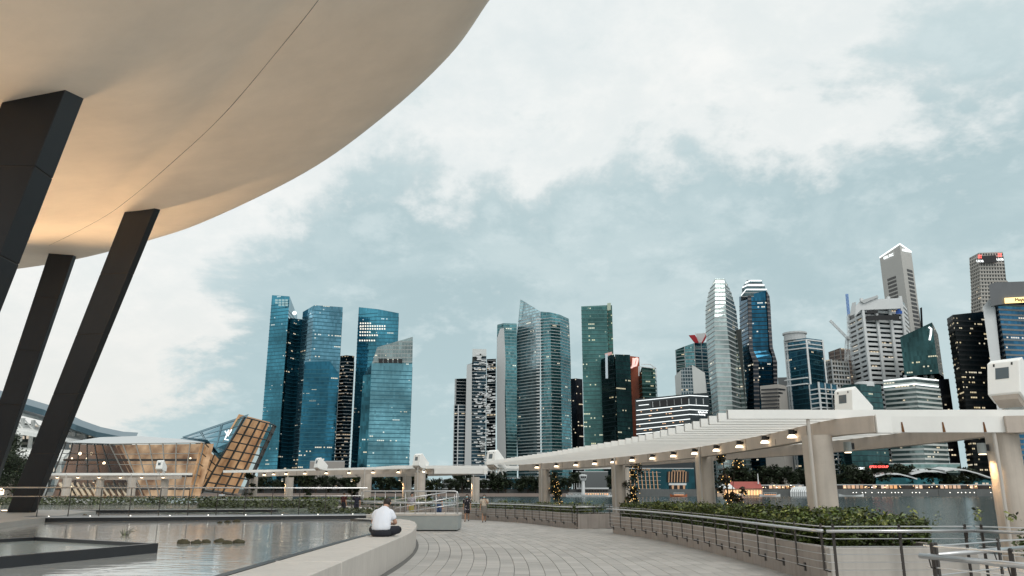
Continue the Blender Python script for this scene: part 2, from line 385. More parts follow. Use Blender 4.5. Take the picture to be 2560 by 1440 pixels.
# planter line (inner face of the planting beds, promenade side)
PL = [(6.02, 15.9), (5.95, 18), (5.92, 19.8), (5.88, 22), (5.8, 24), (5.66, 26.5), (5.46, 29), (5.0, 32), (4.3, 35)]
PL2 = [(3.1, 39.2), (2.45, 40.7), (1.7, 43.5), (.84, 46.0), (-.5, 48.6), (-2.0, 51), (-4.2, 54.2)]
PL3 = [(-5.3, 55.6), (-8.5, 59.0), (-11, 62), (-14, 65), (-18, 68.5), (-23, 72), (-30, 76.5)]
OUT = [(-2.8, -6), (-2.8, 17.5), (-2.85, 22.8), (-3.02, 25.5), (-3.22, 27.6), (-3.5, 29.8), (-3.85, 31.8), (-4.3, 33.4), (-4.85, 34.4), (-5.6, 35.0), (-6.6, 35.2)]
INN = [(-3.98, -6), (-3.86, 17.5), (-3.74, 22.0), (-3.85, 24.5), (-4.05, 26.5), (-4.35, 28.5), (-4.7, 30.3), (-5.1, 31.8), (-5.55, 33.0), (-6.0, 33.8), (-6.6, 34.2)]
def interp_x(path, y):
    for a, b in zip(path, path[1:]):
        lo, hi = sorted((a[1], b[1]))
        if lo <= y <= hi and hi > lo: return a[0] + (b[0] - a[0]) * (y - a[1]) / (b[1] - a[1])
    return None
# paving: concentric rows of stone tiles round a far centre
CX, CY = -75.0, 19.0
TW, TL = .335, .66
tm = bpy.data.meshes.new('paving_tile')
h = [(-.162, -.326), (.162, -.326), (.162, .326), (-.162, .326)]; hi_ = [(-.158, -.322), (.158, -.322), (.158, .322), (-.158, .322)]
tm.from_pydata([(x, y, -.03) for x, y in h] + [(x, y, -.004) for x, y in h] + [(x, y, 0) for x, y in hi_], [],
               [(8, 9, 10, 11)] + [(i, (i + 1) % 4, 4 + (i + 1) % 4, 4 + i) for i in range(4)] + [(4 + i, 4 + (i + 1) % 4, 8 + (i + 1) % 4, 8 + i) for i in range(4)])
tm.materials.append(M['tile'])
tiles = []
for ir in range(-4, 42):
    r = 71.2 + ir * TW
    n0, n1 = int((r * -.20) / TL), int((r * .72) / TL)
    for k in range(n0, n1):
        a = (k + (.5 if ir % 2 else 0) + .17 * math.sin(ir * 12.9)) * TL / r
        x, y = CX + r * math.cos(a), CY + r * math.sin(a)
        if y < 14.2 or y > 66: continue
        xo = interp_x(OUT, y)
        left = (xo if xo is not None else -9 - max(0, (y - 38)) * .55) + .16
        if y > 35 and y < 40: left = -9
        rt = interp_x(PL, y) or interp_x(PL2, y) or interp_x(PL3, y)
        if rt is None: rt = 9.0 if y < 16 else (5.2 if y < 40 else -1.0)
        if not (left < x < rt + .05): continue
        if abs(x) > y * .72 + 1: continue
        tiles.append((y, x, a, ir))
tiles.sort()
rest = MB()
for i, (y, x, a, ir) in enumerate(tiles):
    dz = random.uniform(-.0015, .0015)
    if i < 300:
        o = bpy.data.objects.new('paving_tile', tm); COL.objects.link(o); o.parent = prom; o.location = (x, y, dz); o.rotation_euler = (random.uniform(-.002, .002), 0, a)
    else:
        c, s = math.cos(a), math.sin(a)
        f = lambda px, py, pz: (x + px * c - py * s, y + px * s + py * c, pz + dz)
        rest.raw([f(px, py, -.012) for px, py in h] + [f(px, py, 0) for px, py in hi_], [(4, 5, 6, 7)] + [(j, (j + 1) % 4, 4 + (j + 1) % 4, 4 + j) for j in range(4)])
o = rest.build('paving_field', M['tile'], prom); o['kind'] = 'stuff'
# plain paving sheet on the parts of the promenade that are far or hidden
mb = MB(); mb.face([(-100, 66, -.004), (-6, 66, -.004), (-14, 73, -.004), (-29, 83, -.004), (-60, 97, -.004), (-100, 108, -.004)])
mb.face([(5.9, 4, -.004), (15.5, 4, -.004), (15.0, 14.2, -.004), (5.9, 14.2, -.004)]); mb.face([(-2.6, -20, -.004), (5.9, -20, -.004), (5.9, 14.0, -.004), (-2.6, 14.0, -.004)])
mb.face([(9.2, 14.2, -.004), (15, 14.2, -.004), (13.6, 24, -.004), (9.2, 24, -.004)])
tag(mb.build('paving_sheet', M['tile'], prom))

# ------------------------------------------------------------------ pond
PZ = .545
pond_poly = [(-3.9, -6)] + INN[1:] + [(-6.6, 39), (-7.6, 46), (-10.4, 57), (-17, 67), (-26, 75), (-38, 81), (-56, 88), (-90, 92), (-90, -6)]
mb = MB(); mb.face([(x, y, PZ) for x, y in pond_poly])
tag(mb.build('pond_water', M['pond'], origin=(0, 0, 0)), kind='structure')
def strip_wall(inn, out, z0, z1):
    mb = MB(); n = len(inn)
    for i in range(n - 1):
        a, b, c, d = inn[i], inn[i + 1], out[i + 1], out[i]
        mb.face([(*d, z1), (*c, z1), (*b, z1), (*a, z1)]); mb.face([(*d, z0), (*c, z0), (*c, z1), (*d, z1)]); mb.face([(*b, z0), (*a, z0), (*a, z1), (*b, z1)])
    for i in (0, n - 1):
        a, d = inn[i], out[i]; mb.face([(*a, z0), (*d, z0), (*d, z1), (*a, z1)])
    return mb
def catmull(pts, k=4):
    out = []
    for i in range(len(pts) - 1):
        p0, p1, p2, p3 = [Vector(pts[max(0, min(len(pts) - 1, j))]) for j in (i - 1, i, i + 1, i + 2)]
        for t in range(k):
            t /= k
            out.append(.5 * ((2 * p1) + (p2 - p0) * t + (2 * p0 - 5 * p1 + 4 * p2 - p3) * t * t + (3 * p1 - p0 - 3 * p2 + p3) * t ** 3))
    out.append(Vector(pts[-1])); return out
outs, inns = catmull(OUT, 5), catmull(INN, 5)
seatw = thing('pond_seat_wall', (-3.4, 20, 0), 'long curved pale stone seat wall around the lily pond', 'wall')
# seat wall built of stone segments with open joints
cuts = [0, 4, 8, 13, 18, 23, 28, 33, 38, 43, 50]
for a, b in zip(cuts, cuts[1:]):
    ii, oo = inns[a:b + 1], outs[a:b + 1]
    g = .006
    dv = (oo[-1] - oo[-2]).normalized() * g; dv2 = (ii[-1] - ii[-2]).normalized() * g
    ii = [p.copy() for p in ii]; oo = [p.copy() for p in oo]; oo[-1] -= dv; ii[-1] -= dv2
    o = strip_wall(ii, oo, -.01, .605).build('stone_segment', M['seat'], seatw); smooth_angle(o, 30); bevel(o, .012)
lip_i = [p + Vector((-.16, 0)) for p in inns]
tag(strip_wall(lip_i, [p + Vector((-.004, 0)) for p in inns], PZ - .3, .613).build('black_lip', M['blackpaint'], seatw), 'black overflow lip on the water side')
# ------------------------------------------------------------------ pond crossing (dark walkway with cable rail)
WKA, WKB = Vector((-19.5, 32.6)), Vector((-6.5, 36.4))
def at(a, b, t): return a + (b - a) * t
wk = thing('pond_walkway', (-12, 34.5, PZ), 'dark walkway crossing the pond with thin rail posts', 'walkway')
wdir = (WKB - WKA).normalized(); wn_ = Vector((-wdir.y, wdir.x))
mb = MB(); a, b = WKA, WKB
mb.beam((*(a + wn_ * .7), PZ + .10), (*(b + wn_ * .7), PZ + .10), 1.4, .20); mb.build('deck', M['darkstone'], wk)
mb = MB(); mb.beam((*(a - wn_ * .02), PZ + .172), (*(b - wn_ * .02), PZ + .172), .07, .05); mb.build('kerb', M['steel'], wk)
for k in range(12):
    t = (k + .4) / 12; p = at(a, b, t); mb = MB(); mb.tube([(*p, PZ + .10), (*p, PZ + 1.32)], .018, 6); mb.build('post', M['post'], wk)
for k in range(9):
    t = (k + .6) / 9; p = at(a, b, t) - wn_ * .06; mb = MB(); mb.cbox((*p, PZ + .215), (.03, .03, .02)); mb.build('step_light', M['lampw'], wk)
mb = MB(); mb.tube([(*at(a, b, t / 8), PZ + 1.33) for t in range(-3, 9)], .03, 8); mb.build('handrail', M['steel'], wk)
mb = MB(); mb.tube([(*(at(a, b, t) + wn_ * 1.4), PZ + .98) for t in (-.2, 1)], .02, 6); mb.build('rear_rail', M['steel'], wk)
# second low dark kerb further back in the pond
wk2 = thing('pond_divider', (-20, 47, PZ), 'low dark divider strip lying across the far half of the pond', 'kerb')
mb = MB(); mb.beam((-42, 44.5, PZ + .07), (-14, 48.5, PZ + .07), .8, .16); mb.build('slab', M['darkstone'], wk2)
mb = MB(); mb.beam((-42, 44.08, PZ + .16), (-14, 48.08, PZ + .16), .06, .03); mb.build('edge_strip', M['steel'], wk2)
# museum plinth, pale stone
pts = [G(0, 1307, .72), G(60, 1300, .72), G(132, 1291, .72), G(240, 1277, .72), (-36, 52, .72), (-75, 60, .72), (-75, 10, .72), (-34, 10, .72)]
mb = MB(); mb.prism([(p[0], p[1]) for p in pts], .2, .72)
tag(mb.build('museum_plinth', mat('plinth_stone', (.40, .385, .36), .55, var=.12, vscale=.7)), 'low pale stone plinth under the leaning dark columns', 'plinth')
# black square basin in the foreground water
bz = PZ + .16
b1, b2, b3, b4 = G(385, 1361, bz), G(90, 1345, bz), G(-330, 1368, bz), G(-150, 1408, bz)
basin = thing('black_basin', ((b1 + b3) / 2)[:2] + (PZ,) if False else (((b1 + b3) / 2).x, ((b1 + b3) / 2).y, PZ), 'black framed rectangular basin rising out of the pond', 'basin')
for p, q in ((b1, b2), (b2, b3), (b3, b4), (b4, b1)):
    mb = MB(); d = (q - p).normalized() * .05; mb.beam(p - d + Vector((0, 0, -.10)), q + d + Vector((0, 0, -.10)), .12, .24); o = mb.build('frame_side', M['darkstone'], basin)
mb = MB(); mb.face([p + Vector((0, 0, -.05)) for p in (b1, b2, b3, b4)]); mb.build('still_water', M['basin'], basin)

# ------------------------------------------------------------------ museum shell
def Pz(lst): return [P(*p) for p in lst]
SIL = Pz([(1310, -130, 23.5), (1212, 0, 25), (1106, 145, 27.5), (940, 299, 31), (752, 433, 35), (515, 550, 40), (372, 600, 43.5), (200, 646, 48), (38, 673, 52), (-160, 695, 56)])
SEAM = Pz([(890, -140, 19.6), (796, 0, 20.5), (692, 130, 22.3), (560, 285, 25.2), (440, 398, 28.6), (330, 492, 33), (255, 545, 37), (140, 605, 42.5), (45, 645, 47.5), (-160, 685, 53)])
S2 = Pz([(600, -170, 15.8), (510, -50, 16.6), (410, 60, 17.6), (310, 165, 18.9), (215, 250, 20.6), (140, 330, 23.2), (75, 420, 26.6), (0, 520, 31.5), (-80, 590, 38), (-220, 660, 46)])
S3 = [Vector(p) for p in [(-9, 9, 12.6), (-10.5, 10, 12.1), (-12, 11.5, 11.7), (-13.6, 13, 11.4), (-15.6, 15.5, 11.2), (-17.8, 18.5, 11.2), (-20.5, 22, 11.4), (-24.5, 27, 12), (-30, 34, 13), (-38, 42, 14.2)]]
S4 = [p + Vector((-6, -7, 1.0)) for p in S3]; S5 = [p + Vector((-9, -10, 8.0)) for p in S3]
cen = Vector((-20, 14, 0))
def outw(p, d, up):
    q = Vector((p.x - cen.x, p.y - cen.y, 0)).normalized(); return p + q * d + Vector((0, 0, up))
O1 = [Vector((p.x * 1.05, p.y * 1.05, (p.z - CAMH) * 1.05 + CAMH)) + Vector((-.7, 0, .9)) for p in SIL]
O2 = [p + Vector((-1.6, 1.2, 4.2)) for p in O1]; O3 = [p + Vector((-6, -2, 5.5)) for p in O2]
GRID = [O3, O2, O1, SIL, SEAM, S2, S3, S4, S5]
def cr(p0, p1, p2, p3, t):
    return .5 * ((2 * p1) + (p2 - p0) * t + (2 * p0 - 5 * p1 + 4 * p2 - p3) * t * t + (3 * p1 - p0 - 3 * p2 + p3) * t ** 3)
def surf(u, v):                                   # u along the rim, v across
    def row(j):
        r = GRID[max(0, min(len(GRID) - 1, j))]; i = min(int(u), len(r) - 2); t = u - i
        return cr(*[r[max(0, min(len(r) - 1, i + k))] for k in (-1, 0, 1, 2)], t)
    j = min(int(v), len(GRID) - 2); return cr(row(j - 1), row(j), row(j + 1), row(j + 2), v - j)
mus = thing('museum_shell', (-20, 20, 9), 'huge pale curved shell of the museum hanging over the pond', 'building')
NU, NV = 72, 64
us = [9 * i / NU for i in range(NU + 1)]; vsn = [8 * j / NV for j in range(NV + 1)]
mb = MB(); step = []
for u in us:
    for v in vsn:
        p = surf(u, v)
        if v > 4:                                  # inner shell panel steps back at the seam
            p = p + Vector((0, 0, .34 * math.exp(-(v - 4) / .22) * (1 if u < 5.5 else max(0, 1 - (u - 5.5) / 1.2))))
        mb.v.append(p)
W = NV + 1
for i in range(NU):
    for j in range(NV):
        mb.f.append((i * W + j, i * W + j + 1, (i + 1) * W + j + 1, (i + 1) * W + j)); mb.uv.append(None); mb.mi.append(0)
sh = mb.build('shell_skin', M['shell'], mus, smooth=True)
bm = bmesh.new(); bm.from_mesh(sh.data); bmesh.ops.recalc_face_normals(bm, faces=bm.faces); bm.to_mesh(sh.data); bm.free(); sh.data.polygons.foreach_set('use_smooth', [True] * len(sh.data.polygons))
mb = MB(); prev = None
for i in range(121):
    u = 7.2 * i / 120; w = .10 + .035 * math.sin(u * 5)
    p, q = surf(u, 4.0) + Vector((0, 0, -.012)), surf(u, 4.0 + w * .12) + Vector((0, 0, .10))
    if prev: mb.face([prev[0], prev[1], q, p])
    prev = (p, q)
mb.build('panel_seam', M['joint_shade'], mus)
for vv, uu in ((3.45, (0.2, 6.4)),):
    pts = [surf(uu[0] + (uu[1] - uu[0]) * i / 60, vv + .25 * math.sin(i / 14)) + Vector((0, 0, -.004)) for i in range(61)]
mus_cols = []
def leaning_column(name, base, top, w, d, label, rot):
    """tapered rectangular steel column; base/top centres"""
    base, top = Vector(base), Vector(top); c = thing(name, (base.x, base.y, base.z), label, 'column', 'leaning columns under the shell')
    ux = Vector((math.cos(rot), math.sin(rot), 0)); uy = Vector((-ux.y, ux.x, 0)); m = 5
    rings = []
    for k in range(m + 1):
        t = k / m; q = base + (top - base) * t; w_ = w * (1 + .22 * t)
        rings.append([q + ux * sx * w_ / 2 + uy * sy * d / 2 for sx, sy in ((-1, -1), (1, -1), (1, 1), (-1, 1))])
    ax = (top - base).normalized() * .012
    for k in range(m):
        mb = MB(); lo = [p + ax for p in rings[k]]; hi = [p - (ax if k < m - 1 else -ax * 30) for p in rings[k + 1]]
        mb.raw(lo + hi, [(0, 1, 5, 4), (1, 2, 6, 5), (2, 3, 7, 6), (3, 0, 4, 7), (4, 5, 6, 7), (3, 2, 1, 0)]); o = mb.build('cladding_panel', M['black'], c)
        bevel(o, .02)
    mb = MB(); core = [p + (base + (top - base) * .5 - p) * 0 for p in rings[0]]
    lo = [p * 1 + (base - p) * .03 for p in rings[0]]; hi = [p + (top - p) * .03 for p in rings[-1]]
    mb.raw(lo + hi, [(0, 1, 5, 4), (1, 2, 6, 5), (2, 3, 7, 6), (3, 0, 4, 7)]); mb.build('core', M['joint_shade'], c)
    return c
tB = P(353, 535, 36.0); bB = G(53, 1281, .72)
leaning_column('leaning_column', bB, (tB.x, tB.y, tB.z), 1.3, .42, 'dark leaning column whose foot stands on the pale plinth', R(-10))
tA = P(118, 238, 20.0); bA = P(-330, 1380, 20.5)
leaning_column('leaning_column', (bA.x, bA.y, .3), (tA.x, tA.y, tA.z + .2), 1.3, .9, 'nearest and thickest dark column meeting the shell at upper left', R(2))
tC = P(158, 655, 46.5); bC = P(-62, 1275, 48)
leaning_column('leaning_column', (bC.x, bC.y, .3), (tC.x, tC.y, tC.z + 1.0), 1.15, .6, 'furthest dark column, half hidden behind the one on the plinth', R(14))
# uplights at the column feet
def uplight(loc, target, energy, label, col=(1, .70, .40), size=50, soft=.15):
    t = thing('ground_uplight', loc, label, 'light', 'uplights under the shell')
    mb = MB(); mb.tube([(loc[0], loc[1], loc[2] - .04), (loc[0], loc[1], loc[2] + .06)], .17, 12); mb.build('housing', M['blackpaint'], t)
    mb = MB(); mb.tube([(loc[0], loc[1], loc[2] + .061), (loc[0], loc[1], loc[2] + .09)], [.14, .10], 12); mb.build('lens', M['lamp'], t)
    l = bpy.data.lights.new('uplight_beam', 'SPOT'); l.energy = energy; l.color = col; l.spot_size = R(size); l.spot_blend = .9; l.shadow_soft_size = soft
    o = bpy.data.objects.new('uplight_beam', l); COL.objects.link(o); o.parent = t; o.location = (0, 0, .12)
    d = Vector(target) - Vector(loc); o.rotation_euler = (-d).to_track_quat('Z', 'Y').to_euler()
u0 = G(38, 1279, .72)
uplight((u0.x, u0.y - .9, .72), surf(6.6, 4.4), 7500, 'small glowing uplight at the foot of the column on the plinth', size=75)
uplight((-23.5, 25, .72), surf(4.2, 4.6), 7000, 'uplight on the plinth, out of sight behind the nearest column', size=150, soft=2.5)

# ================================================================== PLANTERS, RAILINGS, HEDGES
def offset(path, d):
    """shift a 2D path to its right-hand side (away from the promenade) by d"""
    pts = [Vector(p) for p in path]; out = []
    for i, p in enumerate(pts):
        t = (pts[min(i + 1, len(pts) - 1)] - pts[max(i - 1, 0)]).normalized()
        out.append(p + Vector((t.y, -t.x)) * d)
    return out
def planter(name, path, label, depth=2.9, h=.68, segs=5, ends=(0, -1)):
    path = catmull(path, 3); c = path[len(path) // 2]
    t = thing(name, (c.x, c.y, 0), label, 'planter')
    n = len(path); cut = [round(i * (n - 1) / segs) for i in range(segs + 1)]
    out_ = offset(path, .22)
    for a, b in zip(cut, cut[1:]):
        ii = [p.copy() for p in out_[a:b + 1]]; oo = [p.copy() for p in path[a:b + 1]]
        ii[-1] -= (ii[-1] - ii[-2]).normalized() * .008; oo[-1] -= (oo[-1] - oo[-2]).normalized() * .008
        o = strip_wall(oo, ii, -.01, h).build('wall_segment', M['planter'], t); smooth_angle(o, 30); bevel(o, .01)
    # end walls and back wall
    far = offset(path, depth)
    for k in ends:
        mb = MB(); p, q = out_[k], far[k]; mb.beam((*p, h / 2 - .01), (*q, h / 2 - .01), .2, h - .003); bevel(mb.build('end_wall', M['planter'], t), .01)
    bk = offset(path, depth + .2)
    strip_wall(far, bk, -.01, h - .002).build('back_wall', M['planter'], t)
    mb = MB()
    for i in range(n - 1): mb.face([(*out_[i], h - .12), (*far[i], h - .12), (*far[i + 1], h - .12), (*out_[i + 1], h - .12)])
    mb.build('soil', M['soil'], t); return t
planter('stone_planter', PL, 'nearest long stone planter bed, full of green hedge', 2.6, ends=(-1,))
planter('stone_planter', PL2, 'second stone planter beyond the gap, behind the two walking women', 2.4, segs=5)
planter('stone_planter', PL3, 'far stone planter below the middle canopy', 3.0, segs=4)
# return wall of near planter facing us
def railing(name, path, label, zh=1.0, ztop=1.13, bracket=True, step=1.18, cables=(.30, .44, .58, .72, .86), r=.03, free=(), zb=0.0):
    """steel rail: tube handrail, cables, flat posts on brackets; path 2D; free = indices of posts that stand on the ground"""
    pts = [Vector(p) for p in path]; L_ = [0]
    for a, b in zip(pts, pts[1:]): L_.append(L_[-1] + (b - a).length)
    def on(d):
        for i in range(len(pts) - 1):
            if d <= L_[i + 1] or i == len(pts) - 2:
                t = (d - L_[i]) / max(L_[i + 1] - L_[i], 1e-6); return pts[i] + (pts[i + 1] - pts[i]) * t, (pts[i + 1] - pts[i]).normalized()
    c = pts[len(pts) // 2]; t = thing(name, (c.x, c.y, zb), label, 'railing', 'steel cable railings along the promenade')
    mb = MB(); off = .07
    inner = [p + Vector((-(pts[min(i + 1, len(pts) - 1)] - pts[max(i - 1, 0)]).normalized().y, (pts[min(i + 1, len(pts) - 1)] - pts[max(i - 1, 0)]).normalized().x)) * off for i, p in enumerate(pts)]
    mb.tube([(*p, zh + zb) for p in inner], r, 10); mb.build('handrail', M['steel'], t, smooth=True)
    for z in list(cables) + [ztop - .05]:
        mb = MB(); mb.tube([(*p, z + zb) for p in pts], .008 if z < 1.05 else .011, 5); mb.build('cable', M['steel'], t)
    n = max(2, int(L_[-1] / step))
    for k in range(n + 1):
        p, d = on(L_[-1] * (k + .12) / (n + .24)); nr = Vector((d.y, -d.x))
        low = .18 if bracket else 0.0
        mb = MB(); mb.beam((*p, low + zb + .1), (*p, ztop + zb - .03), .05, .022, up=(nr.x, nr.y, 0))
        mb.tube([(*(p - nr * .011), ztop + zb - .03), (*(p + nr * .011), ztop + zb - .03)], .026, 10)
        if bracket:
            q = p + nr * .17; mb.beam((*(p - nr * .01), low + zb + .11), (*q, low + zb + .06), .05, .03)
            mb.cbox((q.x, q.y, low + zb + .06), (.07, .07, .16), math.atan2(d.y, d.x))
        else: mb.cbox((p.x, p.y, zb + .01), (.12, .12, .02), math.atan2(d.y, d.x))
        po = mb.build('post', M['post'], t)
        mb = MB(); ip = p - nr * off; mb.tube([(*p, zh + zb - .14), (*(p - nr * .05), zh + zb - .13), (*ip, zh + zb - .03)], .009, 5); mb.build('rail_bracket', M['post'], po)
    return t
rp1 = [p for p in offset(catmull(PL, 3), -.16)]
rp1.reverse()                                     # now runs far -> near
rp1 = [(p.x, p.y) for p in rp1]
rail_near = [(p[0], p[1]) for p in rp1] + [(5.95, 15.55)]
# note: offset side is kept by giving the path near -> far
railing('cable_railing', list(reversed(rail_near)), 'long cable railing bracketed along the nearest planter wall')
cor = (5.95, 15.55); bend = G(2336, 1312, 1.0); end = G(2575, 1338, 1.0)
bend = Vector((8.75, 15.56, 0)); end = Vector((9.9, 14.0, 0))
railing('cable_railing', [(bend.x, bend.y), (5.9, 15.46)], 'short cable railing across the end face of the nearest planter', bracket=False, step=1.05)
railing('cable_railing', [(end.x, end.y), (bend.x + .05, bend.y - .02)], 'cable railing at right edge that turns towards the big round column', bracket=False, step=1.05)
a1 = G(2312, 1389, .95); a2 = G(2575, 1424, .95)
railing('cable_railing', [(a2.x + .6, a2.y - .5), (a1.x, a1.y)], 'closest railing with a thick handrail in the lower right corner', zh=.95, ztop=1.12, bracket=False, step=1.0, r=.034, cables=(.2, .36, .52, .68, .82))
a3 = G(2560, 1360, .95)
railing('cable_railing', [(a1.x + .1, a1.y + .1), (a3.x + .5, a3.y)], 'ramp railing running back behind the closest handrail', zh=.93, ztop=1.10, bracket=False, step=1.5, cables=(.3, .5, .7))
rp2 = offset(catmull(PL2, 3), -.16); railing('cable_railing', [(p.x, p.y) for p in rp2], 'cable railing on the second planter, behind the walking women')
railing('cable_railing', [(4.95, 40.4), (3.02, 39.0)], 'short railing across the end of the second planter', bracket=False, step=1.0)
rp3 = offset(catmull(PL3, 3), -.16); railing('cable_railing', [(p.x, p.y) for p in rp3], 'far cable railing behind the ramp block and pond', step=1.5)
# end faces of planters seen from the camera
def block(name, pts2, z0, z1, m, label, cat, bev=.012):
    mb = MB(); mb.prism(pts2, z0, z1); o = tag(mb.build(name, m), label, cat); bevel(o, bev); return o
w1 = G(2355, 1358, .68)
mb = MB(); mb.beam((6.03, 15.765, .335), (8.85, 15.80, .335), .24, .69); tag(bevel(mb.build('planter_return_wall', M['seat']), .012), 'plain pale end wall of the nearest planter, behind cables', 'wall')
block('planter_return_wall', [(3.15, 39.0), (4.95, 40.3), (4.9, 40.5), (3.1, 39.22)], -.01, .66, M['planter'], 'end wall of the second planter facing the gap', 'wall')
block('low_step', [(8.6, 11.6), (12, 11.0), (13, 15.0), (9.2, 15.6)], -.01, .16, M['concrete'], 'low pale step behind the closest railing at lower right', 'step')

# foliage -----------------------------------------------------------
def leaf_quads(mb, c, size, rnd, mi=0, droop=.3):
    d = Vector((rnd.gauss(0, 1), rnd.gauss(0, 1), rnd.gauss(0, .6) - droop * .3)).normalized()
    s = d.cross(Vector((rnd.gauss(0, .6), rnd.gauss(0, .6), 1))).normalized()
    l = size * rnd.uniform(.7, 1.35); w = l * rnd.uniform(.26, .4); up = s.cross(d) * l * .12
    c = Vector(c); n = len(mb.v)
    mb.v += [c - d * l * .5, c + s * w + up, c + d * l * .5, c - s * w + up]
    mb.f += [(n, n + 1, n + 2, n + 3)]; mb.uv.append(None); mb.mi.append(mi)
def hedge(name, path, d0, d1, z0, z1, n, size, label, seed=1, flowers=0):
    rnd = random.Random(seed); pts = catmull(path, 3); t = thing(name, (*(offset(pts, d0)[len(pts) // 2]), z0), label, 'hedge', 'hedges in the planters')
    mb = MB(); m = len(pts) - 1
    for k in range(n):
        i = rnd.random() * m; j = int(i); p = pts[j] + (pts[j + 1] - pts[j]) * (i - j)
        tn = (pts[j + 1] - pts[j]).normalized(); nr = Vector((tn.y, -tn.x))
        wav = .5 + .5 * math.sin(i * 1.9 + seed) * math.sin(i * .7 + 2)
        side = rnd.random()
        if side < .45: dd = d0 + rnd.random() ** 2 * .35; zz = z0 + rnd.random() * (z1 - z0)
        elif side < .85: dd = d0 + rnd.random() * (d1 - d0); zz = z1 - rnd.random() ** 2 * .25
        else: dd = d0 + rnd.random() * (d1 - d0); zz = z0 + rnd.random() * (z1 - z0)
        zz += (wav - .5) * .28 * (zz - z0) / (z1 - z0) + rnd.gauss(0, .04)
        bul = .14 * math.sin(i * 2.7) * (zz - z0)
        q = p + nr * (dd - bul)
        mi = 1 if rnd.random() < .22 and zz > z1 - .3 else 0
        leaf_quads(mb, (q.x, q.y, zz), size, rnd, mi)
    # stray shoots
    for k in range(int(m * 1.2)):
        i = rnd.random() * m; j = int(i); p = pts[j] + (pts[j + 1] - pts[j]) * (i - j); q = p + Vector((rnd.uniform(d0, d1), 0))
        hgt = rnd.uniform(.1, .32)
        for s in range(7): leaf_quads(mb, (q.x + rnd.gauss(0, .05), q.y + rnd.gauss(0, .05), z1 + hgt * s / 7), size * .9, rnd, rnd.randint(0, 1))
    f = mb.build('foliage', [M['leaf'], M['leaf2'], M['leafred']], t); f['kind'] = 'stuff'
    mb = MB()
    for k in range(int(m * 1.3)):
        i = rnd.random() * m; j = int(i); p = pts[j] + (pts[j + 1] - pts[j]) * (i - j); tn = (pts[j + 1] - pts[j]).normalized(); q = p + Vector((tn.y, -tn.x)) * rnd.uniform(d0 + .25, d1)
        mb.tube([(q.x, q.y, z0 - .05), (q.x + rnd.gauss(0, .06), q.y, (z0 + z1) / 2), (q.x + rnd.gauss(0, .10), q.y, z1 - .2)], [.014, .010, .004], 5)
    s = mb.build('stems', M['bark'], t); s['kind'] = 'stuff'
    return t
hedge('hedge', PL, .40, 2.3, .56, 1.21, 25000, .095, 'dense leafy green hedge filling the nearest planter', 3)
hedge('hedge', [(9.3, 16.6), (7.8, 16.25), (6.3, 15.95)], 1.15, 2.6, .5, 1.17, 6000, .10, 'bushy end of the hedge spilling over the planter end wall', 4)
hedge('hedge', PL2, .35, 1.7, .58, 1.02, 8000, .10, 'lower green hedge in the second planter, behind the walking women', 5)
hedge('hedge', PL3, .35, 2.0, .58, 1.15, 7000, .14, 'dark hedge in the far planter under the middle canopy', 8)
def shrub(name, c, rx, ry, h, n, size, label, seed=1, mats=None, cat='plant', group=None, lights=0, z0=None):
    rnd = random.Random(seed); c = Vector(c); t = thing(name, c, label, cat, group); mb = MB(); cl = []
    for k in range(max(5, n // 55)): cl.append((Vector((rnd.gauss(0, .42) * rx, rnd.gauss(0, .42) * ry, (.2 + .8 * rnd.random()) * h)), rnd.uniform(.16, .34) * max(rx, h * .3)))
    for k in range(n):
        o, r = rnd.choice(cl); v = Vector((rnd.gauss(0, 1), rnd.gauss(0, 1), rnd.gauss(0, 1))).normalized() * r * rnd.random() ** .4
        leaf_quads(mb, c + o + v, size, rnd, rnd.randint(0, 9) // 8 if mats and len(mats) > 1 else 0)
    f = mb.build('foliage', mats or [M['leaf'], M['leaf2']], t); f['kind'] = 'stuff'
    mb = MB()
    for o, r in cl[:9]: mb.tube([c, c + Vector((o.x * .3, o.y * .3, o.z * .5)), c + o], [.03, .02, .008], 5)
    mb.build('stem', M['bark'], t)
    if lights:
        mb = MB()
        for k in range(lights):
            o, r = rnd.choice(cl); v = Vector((rnd.gauss(0, 1), rnd.gauss(0, 1), rnd.gauss(0, 1))).normalized() * r
            mb.ball(c + o + v, .014, 5, 3)
        g = mb.build('fairy_lights', M['fairy'], t); g['kind'] = 'stuff'
    return t
shrub('potted_shrub', (13.2, 18.4, 0), .8, .9, 1.3, 900, .11, 'loose dark shrub beside the big column at right edge', 11)
shrub('potted_shrub', (9.6, 14.5, .1), .9, .8, .9, 900, .10, 'dark shrub behind the closest railing near the step', 12)

